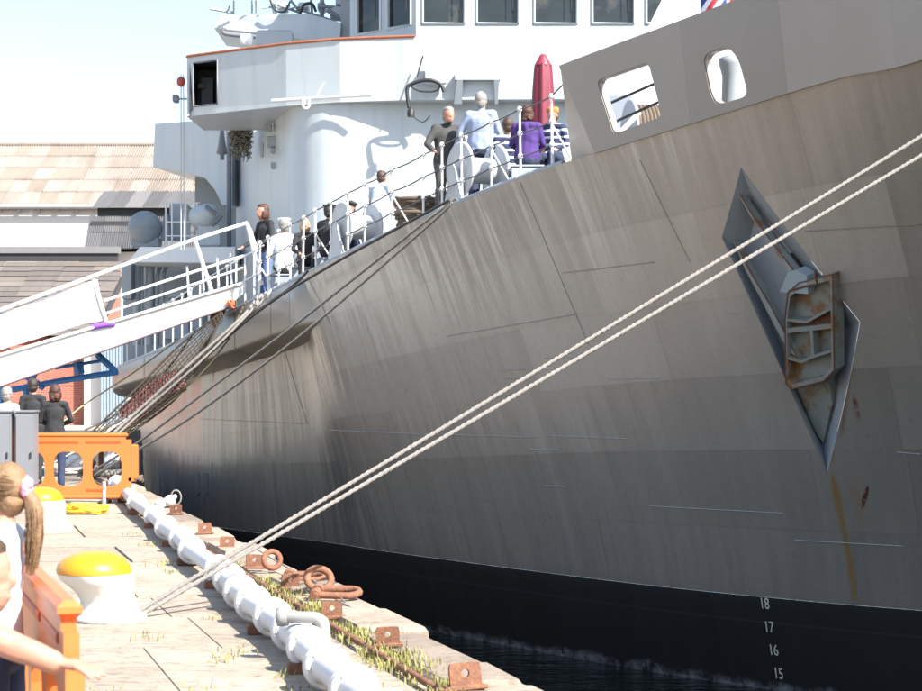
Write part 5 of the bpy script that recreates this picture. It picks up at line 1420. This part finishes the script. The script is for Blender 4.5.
def person(loc, rz, label, top, bottom, hair, hairtype='short', pose=STAND, h=1.72, sleeves='long', hat=None, girth=1.0, over=None, vox=.014, extra=None, hands=None, name='person', skirt=None, headrot=0):
    j = {k: Vector(v) for k, v in dict(pose, **(over or {})).items()}; k_ = h / 1.72
    t = thing(name, label, 'person', tuple(loc)); t.rotation_euler = (0, 0, rz)
    WL[t.name] = Vector((0, 0, 0))
    mb = MB(); bones = []
    def seg(tagn, a, b, ra, rb, flat=1.0, side=None):
        capsule(mb, a, b, ra, rb, flat, side=side); bones.append((tagn, Vector(a), Vector(b), ra, rb))
    g_ = girth; sd = (j['ash'] - j['bsh']).normalized()
    seg('top', j['pel'] + Vector((0, 0, .0)), j['pel'].lerp(j['che'], .5), .160 * g_, .140 * g_, .68, sd); seg('top', j['pel'].lerp(j['che'], .5), j['che'], .140 * g_, .158 * g_, .66, sd)
    seg('top', j['che'], j['nec'] - Vector((0, 0, .07)), .158 * g_, .10, .66, sd)
    seg('bot', j['pel'] - Vector((0, 0, .06)), j['pel'] + Vector((0, 0, .0)), .155 * g_, .150 * g_, .70, sd)
    seg('skin', j['nec'] - Vector((0, 0, .05)), j['hea'] - Vector((0, 0, .03)), .056, .054)
    hd = j['hea']; Mh = Matrix.Rotation(headrot, 3, 'Z')
    mb.ell(hd + Vector((0, .008, .022)), (.080, .100, .104)); bones.append(('skin', hd, hd + Vector((0, 0, .02)), .09, .09))
    mb.ell(hd + Mh @ Vector((0, -.024, -.045)), (.060, .066, .076))
    nz = Mh @ Vector((0, -.092, -.012)); mb.ell(hd + nz, (.014, .020, .024)); mb.ell(hd + Mh @ Vector((0, -.085, -.062)), (.022, .010, .008))
    for s_ in (-1, 1): mb.ell(hd + Mh @ Vector((.076 * s_, .01, -.008)), (.012, .02, .032))
    for p in 'ab':
        sh, el, wr = j[p + 'sh'], j[p + 'el'], j[p + 'wr']
        seg('top', lerp(j['nec'] - Vector((0, 0, .03)), sh, .35), sh, .058, .058 * g_)
        up_ = 'top' if sleeves != 'none' else 'skin'
        seg(up_, sh, el, .056 * g_ if sleeves != 'none' else .046, .046)
        if sleeves == 'short': bones[-1] = ('top', sh, sh.lerp(el, .7), .065, .052); bones.append(('skin', sh.lerp(el, .8), el, .03, .045))
        seg('top' if sleeves == 'long' else 'skin', el, wr, .047, .036)
        dirw = (wr - el).normalized(); palm = wr + dirw * .05
        if hands and p in hands:
            hv = [Vector(x) for x in hands[p]]    # (palm direction, palm normal)
            pdv, pn = hv[0].normalized(), hv[1].normalized(); ac = pdv.cross(pn).normalized()
            seg('skin', wr, wr + pdv * .07, .028, .036, .5, ac)
            kn = wr + pdv * .088
            for f, (o_, L1, cu) in enumerate(((-.030, .068, .10), (-.010, .078, .16), (.011, .073, .22), (.030, .058, .3))):
                b0_ = kn + ac * o_ - pdv * .012; m1 = b0_ + (pdv - pn * cu).normalized() * L1 * .5; m2 = m1 + (pdv - pn * cu * 2.2).normalized() * L1 * .32; m3 = m2 + (pdv - pn * cu * 3.2).normalized() * L1 * .26
                seg('skin', b0_, m1, .0095, .009); seg('skin', m1, m2, .009, .008); seg('skin', m2, m3, .008, .007)
            th0 = wr + pdv * .03 - ac * .03; th1 = th0 + (pdv * .6 - ac * .8).normalized() * .04; seg('skin', th0, th1, .0125, .011); seg('skin', th1, th1 + (pdv - ac * .3 - pn * .2).normalized() * .035, .0105, .009)
        else:
            seg('skin', wr, palm, .030, .034, .55)
            for f in (-1.5, -.5, .5, 1.5): seg('skin', palm + Vector((.0, .018 * f, 0)), palm + dirw * .085 + Vector((0, .016 * f - .0, 0)), .0105, .009)
            seg('skin', palm, palm + dirw * .04 + Vector((0, -.045, 0)), .013, .011)
        hi, kn_, an = j[p + 'hi'], j[p + 'kn'], j[p + 'an']
        seg('bot', hi, kn_, .088 * g_, .064); seg('bot', kn_, an + (kn_ - an).normalized() * .03, .064 * g_, .056 * g_)
        fw = Vector((0, -1, 0)); seg('shoe', an + Vector((0, .03, -.04)), an + fw * .15 + Vector((0, 0, -.05)), .042, .036, .9)
    if extra: extra(seg, mb, bones, j)
    o = mb.build('tmp_body', SKIN, None, origin=(0, 0, 0))
    rm = o.modifiers.new('r', 'REMESH'); rm.mode = 'VOXEL'; rm.voxel_size = vox; rm.use_smooth_shade = True
    s1 = o.modifiers.new('s', 'SMOOTH'); s1.factor = .5; s1.iterations = 2
    me = bpy.data.meshes.new_from_object(o.evaluated_get(bpy.context.evaluated_depsgraph_get())); bpy.data.objects.remove(o)
    me.name = 'body'; me.materials.clear()
    order = ['skin', 'top', 'bot', 'shoe']
    for m_ in (SKIN, top, bottom, SHOE): me.materials.append(m_)
    bb = [(order.index(tn), a, b - a, (b - a).length_squared or 1e-6, ra, rb) for tn, a, b, ra, rb in bones]
    for p in me.polygons:
        c = p.center; best = 9; bi = 0
        for (ti, a, d_, l2, ra, rb) in bb:
            f = (c - a).dot(d_) / l2; f = 0 if f < 0 else 1 if f > 1 else f
            dd = (c - a - d_ * f).length - (ra + (rb - ra) * f)
            if dd < best: best = dd; bi = ti
        p.material_index = bi
    # cloth folds and overall size
    for v in me.vertices: v.co = (v.co + Vector((noise.noise(v.co * 9), noise.noise(v.co * 9 + Vector((5, 0, 0))), 0)) * .011 * (1 if v.co.z < hd.z - .16 else 0)) * k_
    ob = bpy.data.objects.new('body', me); COL.objects.link(ob); ob.parent = t
    # hair
    mh = MB(); c = hd
    HM = hair
    def he(off, r, jit=.12, sd_=0): mh.ell((c + Mh @ Vector(off)) * k_, tuple(x * k_ for x in r), Mh, nu=22, nv=16, jit=jit, seed=sd_ + len(label))
    if hairtype != 'bald': he((0, .042, .040), (.089, .088, .100), .07); he((0, .0, .085), (.072, .075, .050), .07); he((0, .055, -.02), (.078, .066, .075), .14)
    else: he((0, .052, -.005), (.079, .066, .06), .10)
    if hairtype in ('bob', 'long'):
        he((0, .045, -.03), (.098, .078, .11), .3); he((.066, .02, -.035), (.034, .062, .09), .3); he((-.066, .02, -.035), (.034, .062, .09), .3, 3); he((.03, .07, -.08), (.06, .05, .07), .35, 5); he((-.035, .07, -.07), (.06, .05, .07), .35, 7)
    if hairtype == 'long': he((0, .07, -.14), (.085, .045, .13))
    if hairtype == 'pony':
        he((0, .05, -.01), (.080, .066, .075)); 
        rs = random.Random(4); tie = Vector((0, .115, .02)); tail = [tie, tie + Vector((0, .035, -.05)), tie + Vector((0, .05, -.13)), tie + Vector((0, .045, -.23)), tie + Vector((0, .03, -.33))]
        mh.tube([(c + Mh @ p) * k_ for p in cr(tail, 4)], [x * k_ for x in (.018, .024, .03, .034, .037, .038, .038, .037, .036, .034, .032, .030, .027, .024, .02, .014, .006)], 12)
        for i in range(150):    # loose strands of the tail
            a_ = rs.uniform(0, 6.28); w_ = rs.uniform(.6, 1.15); o_ = Vector((math.cos(a_), math.sin(a_) * .9, 0)) * .037 * w_; e_ = rs.uniform(.75, 1.12)
            pts = [tie + o_ * .45, tie + (tail[1] - tie) + o_ * .85, tail[2] + o_, tie + (tail[3] - tie) * e_ + o_ * rs.uniform(.7, 1.1), tie + (tail[4] - tie) * e_ + o_ * rs.uniform(.1, .9)]
            mh.tube([(c + Mh @ p) * k_ for p in cr(pts, 3)], .0016, 3, cap=False)
        for i in range(260):    # combed strands from the hairline back to the tie
            a_ = rs.uniform(-1.9, 1.9); z_ = math.cos(a_); x_ = math.sin(a_); f_ = rs.uniform(-.085, .03)
            st = Vector((x_ * .088, f_, .03 + z_ * .098)); md = Vector((x_ * .094, f_ * .4 + .06, .03 + z_ * .09)); 
            mh.tube([(c + Mh @ p) * k_ for p in cr([st, md, Vector((x_ * .05, .108, .03 + z_ * .04)), tie], 4)], .0017, 3, cap=False)
    if hat is None or hairtype != 'short' or True: mh.build('hair', HM, t)
    if hat:
        mt, kind = hat; mm = MB()
        if kind == 'beret': mm.ell((c + Vector((.02, .01, .085))) * k_, (.115, .12, .04), Matrix.Rotation(.25, 3, 'Y')); mm.lathe([(.086, 0), (.09, .03)], (c + Vector((0, .012, .05))) * k_, n=18)
        elif kind == 'cap': mm.lathe([(.088, 0), (.092, .04), (.125, .075), (.118, .09), (.0, .10)], (c + Vector((0, .01, .045))) * k_, n=22); mm.prism([(c + Vector(q)) * k_ for q in ((-.07, -.07, .045), (-.045, -.14, .03), (.045, -.14, .03), (.07, -.07, .045))], (0, 0, .01))
        elif kind == 'band': mm.lathe([(.088, 0), (.098, .02), (.10, .06), (.085, .09), (.0, .10)], (c + Vector((0, .012, .03))) * k_, n=20)
        mm.build('hat', mt, t)
    return t
HB = lambda n, c: M(n, c, .6, var=.4, vs=45, bump=.7, bs=70)
BROWN = HB('brown_hair', (.055, .03, .018)); AUB = HB('auburn_hair', (.060, .022, .012)); GREYH = HB('grey_hair', (.24, .23, .215)); BLOND = HB('blond_hair', (.36, .24, .11)); DKH = HB('dark_hair', (.022, .016, .012)); WHH = HB('white_hair', (.23, .22, .205))
BLK = cloth('black_cloth', (.018, .018, .021)); CHAR = cloth('charcoal_jumper', (.045, .045, .045)); BLUSH = cloth('pale_blue_shirt', (.27, .33, .46)); PURP = cloth('purple_fleece', (.055, .024, .15)); DENIM = cloth('dark_denim', (.025, .035, .075)); JEAN = cloth('blue_denim', (.09, .15, .30)); WHS = cloth('white_shirt', (.70, .71, .74)); NAVY = cloth('navy_cloth', (.02, .03, .07)); GRT = cloth('grey_trousers', (.075, .075, .07)); TANC = cloth('pale_uniform', (.45, .50, .58))
def stripes():
    m = bpy.data.materials.new('striped_shirt'); m.use_nodes = True; g = NT(m)
    sp = g.new('ShaderNodeSeparateXYZ'); g.l(g.new('ShaderNodeTexCoord').outputs['Object'], sp.inputs[0])
    f = g.math('LESS_THAN', g.math('FRACT', g.math('MULTIPLY', sp.outputs[2], 9)), .3)
    g.l(g.mix(f, (.02, .03, .08), (.6, .62, .66)), g.b.inputs['Base Color']); g.b.inputs['Roughness'].default_value = .85; return m
STRP = stripes()
def seat_under(p, label, hgt):
    mb = MB(); mb.cbox((p.x, p.y + .04, p.z + hgt / 2 - .03), (.46, .40, hgt - .08), ch=.02); o = mb.build('deck_seat', SHIPG); tag(o, label, 'deck locker', 'deck lockers used as seats')
    MB().cbox((p.x, p.y + .04, p.z + hgt - .06), (.50, .44, .03), ch=.008).build('lid', SHIPG, o)
def deck_person(px, top_py, back, rz, label, *a, pose=STAND, **k):
    b = at_deck(px, back); zt = P(px, top_py, b.y).z; need = zt - b.z
    full = 1.735 if pose['hea'][2] > 1.4 else 1.275
    h = 1.72 * need / full
    h = max(1.25, min(1.92, h)); 
    if abs(h * full / 1.72 - need) > .02: print('PERSON', label[:30], 'need', round(need, 2), 'h', round(h, 2))
    if pose is SIT or pose['hea'][2] < 1.4: seat_under(b, 'grey deck locker under ' + label[:0] + k.pop('seat', 'a seated visitor'), .40 * h / 1.72)
    else: k.pop('seat', None)
    return person(b, rz, label, *a, pose=pose, h=h, **k)
PI = math.pi
# rz turns the figure: 0 faces the camera, PI faces away, PI/2 faces right, -PI/2 faces left
deck_person(265, 200, 1.5, -.9, 'woman in black cardigan and blue jeans looking down at the gangway head', BLK, JEAN, AUB, 'bob', over=dict(hea=(0, -.06, 1.60), awr=(.17, -.22, 1.05), ael=(.25, -.02, 1.15), bwr=(-.20, -.30, 1.02), bel=(-.25, -.06, 1.14)))
deck_person(284, 217, 1.3, PI, 'person in white shirt and black trousers seated behind the rail', WHS, BLK, WHH, 'short', pose=SIT, seat='the person in the white shirt', hat=(WHS, 'cap'))
deck_person(305, 219, 1.2, .2, 'fair haired visitor in dark top facing the quay, seated', BLK, BLK, BLOND, 'bob', pose=SIT, seat='the fair haired visitor')
deck_person(329, 205, 1.5, 2.7, 'person in black uniform and cap with back to the quay', BLK, BLK, DKH, 'short', pose=SIT, hat=(BLK, 'cap'), seat='the person in black uniform', girth=1.1)
deck_person(351, 201, 1.6, -.2, 'smiling sailor in dark beret looking over the pale reel', NAVY, NAVY, DKH, 'short', pose=SIT, hat=(BLK, 'beret'), seat='the sailor in the beret')
deck_person(376, 168, 1.9, 2.6, 'sailor in pale blue-white shirt leaning behind the rail', TANC, WHS, BROWN, 'short', sleeves='short', over=dict(che=(0, -.10, 1.28), nec=(0, -.16, 1.44), hea=(0, -.22, 1.57), ash=(.185, -.13, 1.39), bsh=(-.185, -.13, 1.39), ael=(.25, -.2, 1.12), bel=(-.25, -.2, 1.12), awr=(.2, -.4, 1.02), bwr=(-.2, -.4, 1.02)))
deck_person(447, 104, 1.7, .35, 'grey haired man in charcoal jumper looking down at the rail', CHAR, GRT, WHH, 'short', girth=1.32, over=dict(hea=(0, -.08, 1.59), bel=(-.32, -.04, 1.17), bwr=(-.30, -.26, 1.06), ael=(.25, -.05, 1.15), awr=(.05, -.25, 1.1)))
deck_person(481, 90, 1.9, 2.9, 'grey haired man in pale blue shirt with back to the quay', BLUSH, DENIM, GREYH, 'short', girth=1.36, over=dict(ael=(.30, .0, 1.17), awr=(.40, -.10, .96), bel=(-.27, -.02, 1.13), bwr=(-.20, -.10, .93)))
deck_person(508, 118, 1.8, PI + .2, 'child in navy and white striped shirt between two adults', STRP, NAVY, BROWN, 'short', pose=SIT, seat='the child in the striped shirt', girth=1.05)
deck_person(527, 105, 1.3, PI - .2, 'woman in purple hooded fleece and jeans sitting with her back turned', PURP, DENIM, AUB, 'bob', pose=SIT, seat='the woman in purple', girth=1.25, extra=lambda seg, mb, bones, j: (seg('top', j['nec'] + Vector((-.07, .07, -.05)), j['nec'] + Vector((.07, .07, -.05)), .06, .06), seg('top', j['nec'] + Vector((0, .08, -.06)), j['nec'] + Vector((0, .10, -.18)), .07, .03)))
deck_person(553, 107, 2.4, -.4, 'person in striped top and brown knitted hat half hidden by the bulwark', STRP, NAVY, BROWN, 'short', pose=SIT, seat='the person in the brown hat', hat=(M('brown_knit', (.40, .17, .05), .9, var=.5, vs=30), 'band'))
# on the quay
def gp(px, Y): return Vector((px2x(px, Y), Y, 0))
person(gp(7, 29.6), PI - .2, 'person in white shirt standing at the far left behind the cabinets', WHS, GRT, GREYH, 'short', h=1.66, sleeves='short')
person(gp(33, 32.5), PI, 'man in black suit standing with his back turned', BLK, BLK, DKH, 'short', h=1.80)
person(gp(55, 30.2), PI + .15, 'woman in black jacket and dark trousers standing behind the barrier', BLK, NAVY, AUB, 'bob', h=1.70, over=dict(ael=(.25, -.04, 1.15), awr=(.10, -.24, 1.08), bel=(-.25, -.04, 1.15), bwr=(-.10, -.24, 1.08)))
# girl at the left edge, in profile
PINK = M('pink_scrunchie', (.75, .30, .42), .8, var=.5, vs=60, bump=.5)
Yg = 6.75
def girl_extra(seg, mb, bones, j): pass
gl_ = person((px2x(3, Yg), Yg, 0), -PI / 2 - .15, 'girl with a brown ponytail in white and navy top at the left edge', cloth('white_navy_top', (.62, .64, .70)), NAVY, HB('light_brown_hair', (.20, .12, .06)), 'pony', h=1.41, sleeves='none', girth=.82, vox=.009,
            over=dict(ael=(.20, -.06, 1.16), awr=(.14, -.30, 1.16), bel=(-.20, -.06, 1.16), bwr=(-.14, -.30, 1.16)))
kg = 1.41 / 1.72
mb = MB(); mb.ell(Vector((0, .107, 1.625)) * kg, (.042, .02, .042), jit=.5); mb.ell(Vector((.02, .113, 1.645)) * kg, (.02, .02, .02), jit=.5)
o = mb.build('hair_tie', PINK, None, origin=(0, 0, 0)); o.parent = gl_
# adult crouching at the left edge with outstretched arm
Ya = 5.85
def ax(px, py, Y=Ya): return P(px, py, Y)
ab = Vector((px2x(-38, Ya), Ya, 0))
def loc_(p): 
    q = Matrix.Rotation(-PI / 2, 3, 'Z') @ (p - ab); return q
sh_ = loc_(ax(-50, 560, 5.7)); el_ = loc_(ax(-14, 634, 5.6)); wr_ = loc_(ax(52, 662, 5.6))
person(ab, PI / 2, 'crouching adult in blue shirt at the left edge, arm stretched over the barrier', cloth('royal_blue_shirt', (.06, .13, .36)), NAVY, BROWN, 'short', h=1.72, sleeves='short', vox=.0065,
       over=dict(pel=(0, .12, .46), che=(0, .02, .80), nec=(0, -.02, .97), hea=(0, -.06, 1.11), ash=(.185, .0, .92), ael=(.26, .0, .66), awr=(.2, -.2, .6),
                 bsh=tuple(sh_), bel=tuple(el_), bwr=tuple(wr_), ahi=(.09, .12, .45), akn=(.16, -.28, .46), aan=(.14, .06, .085), bhi=(-.09, .12, .45), bkn=(-.16, -.12, .12), ban=(-.14, .30, .11)),
       hands=dict(b=((.0, -1, -.12), (0, -.12, 1))))
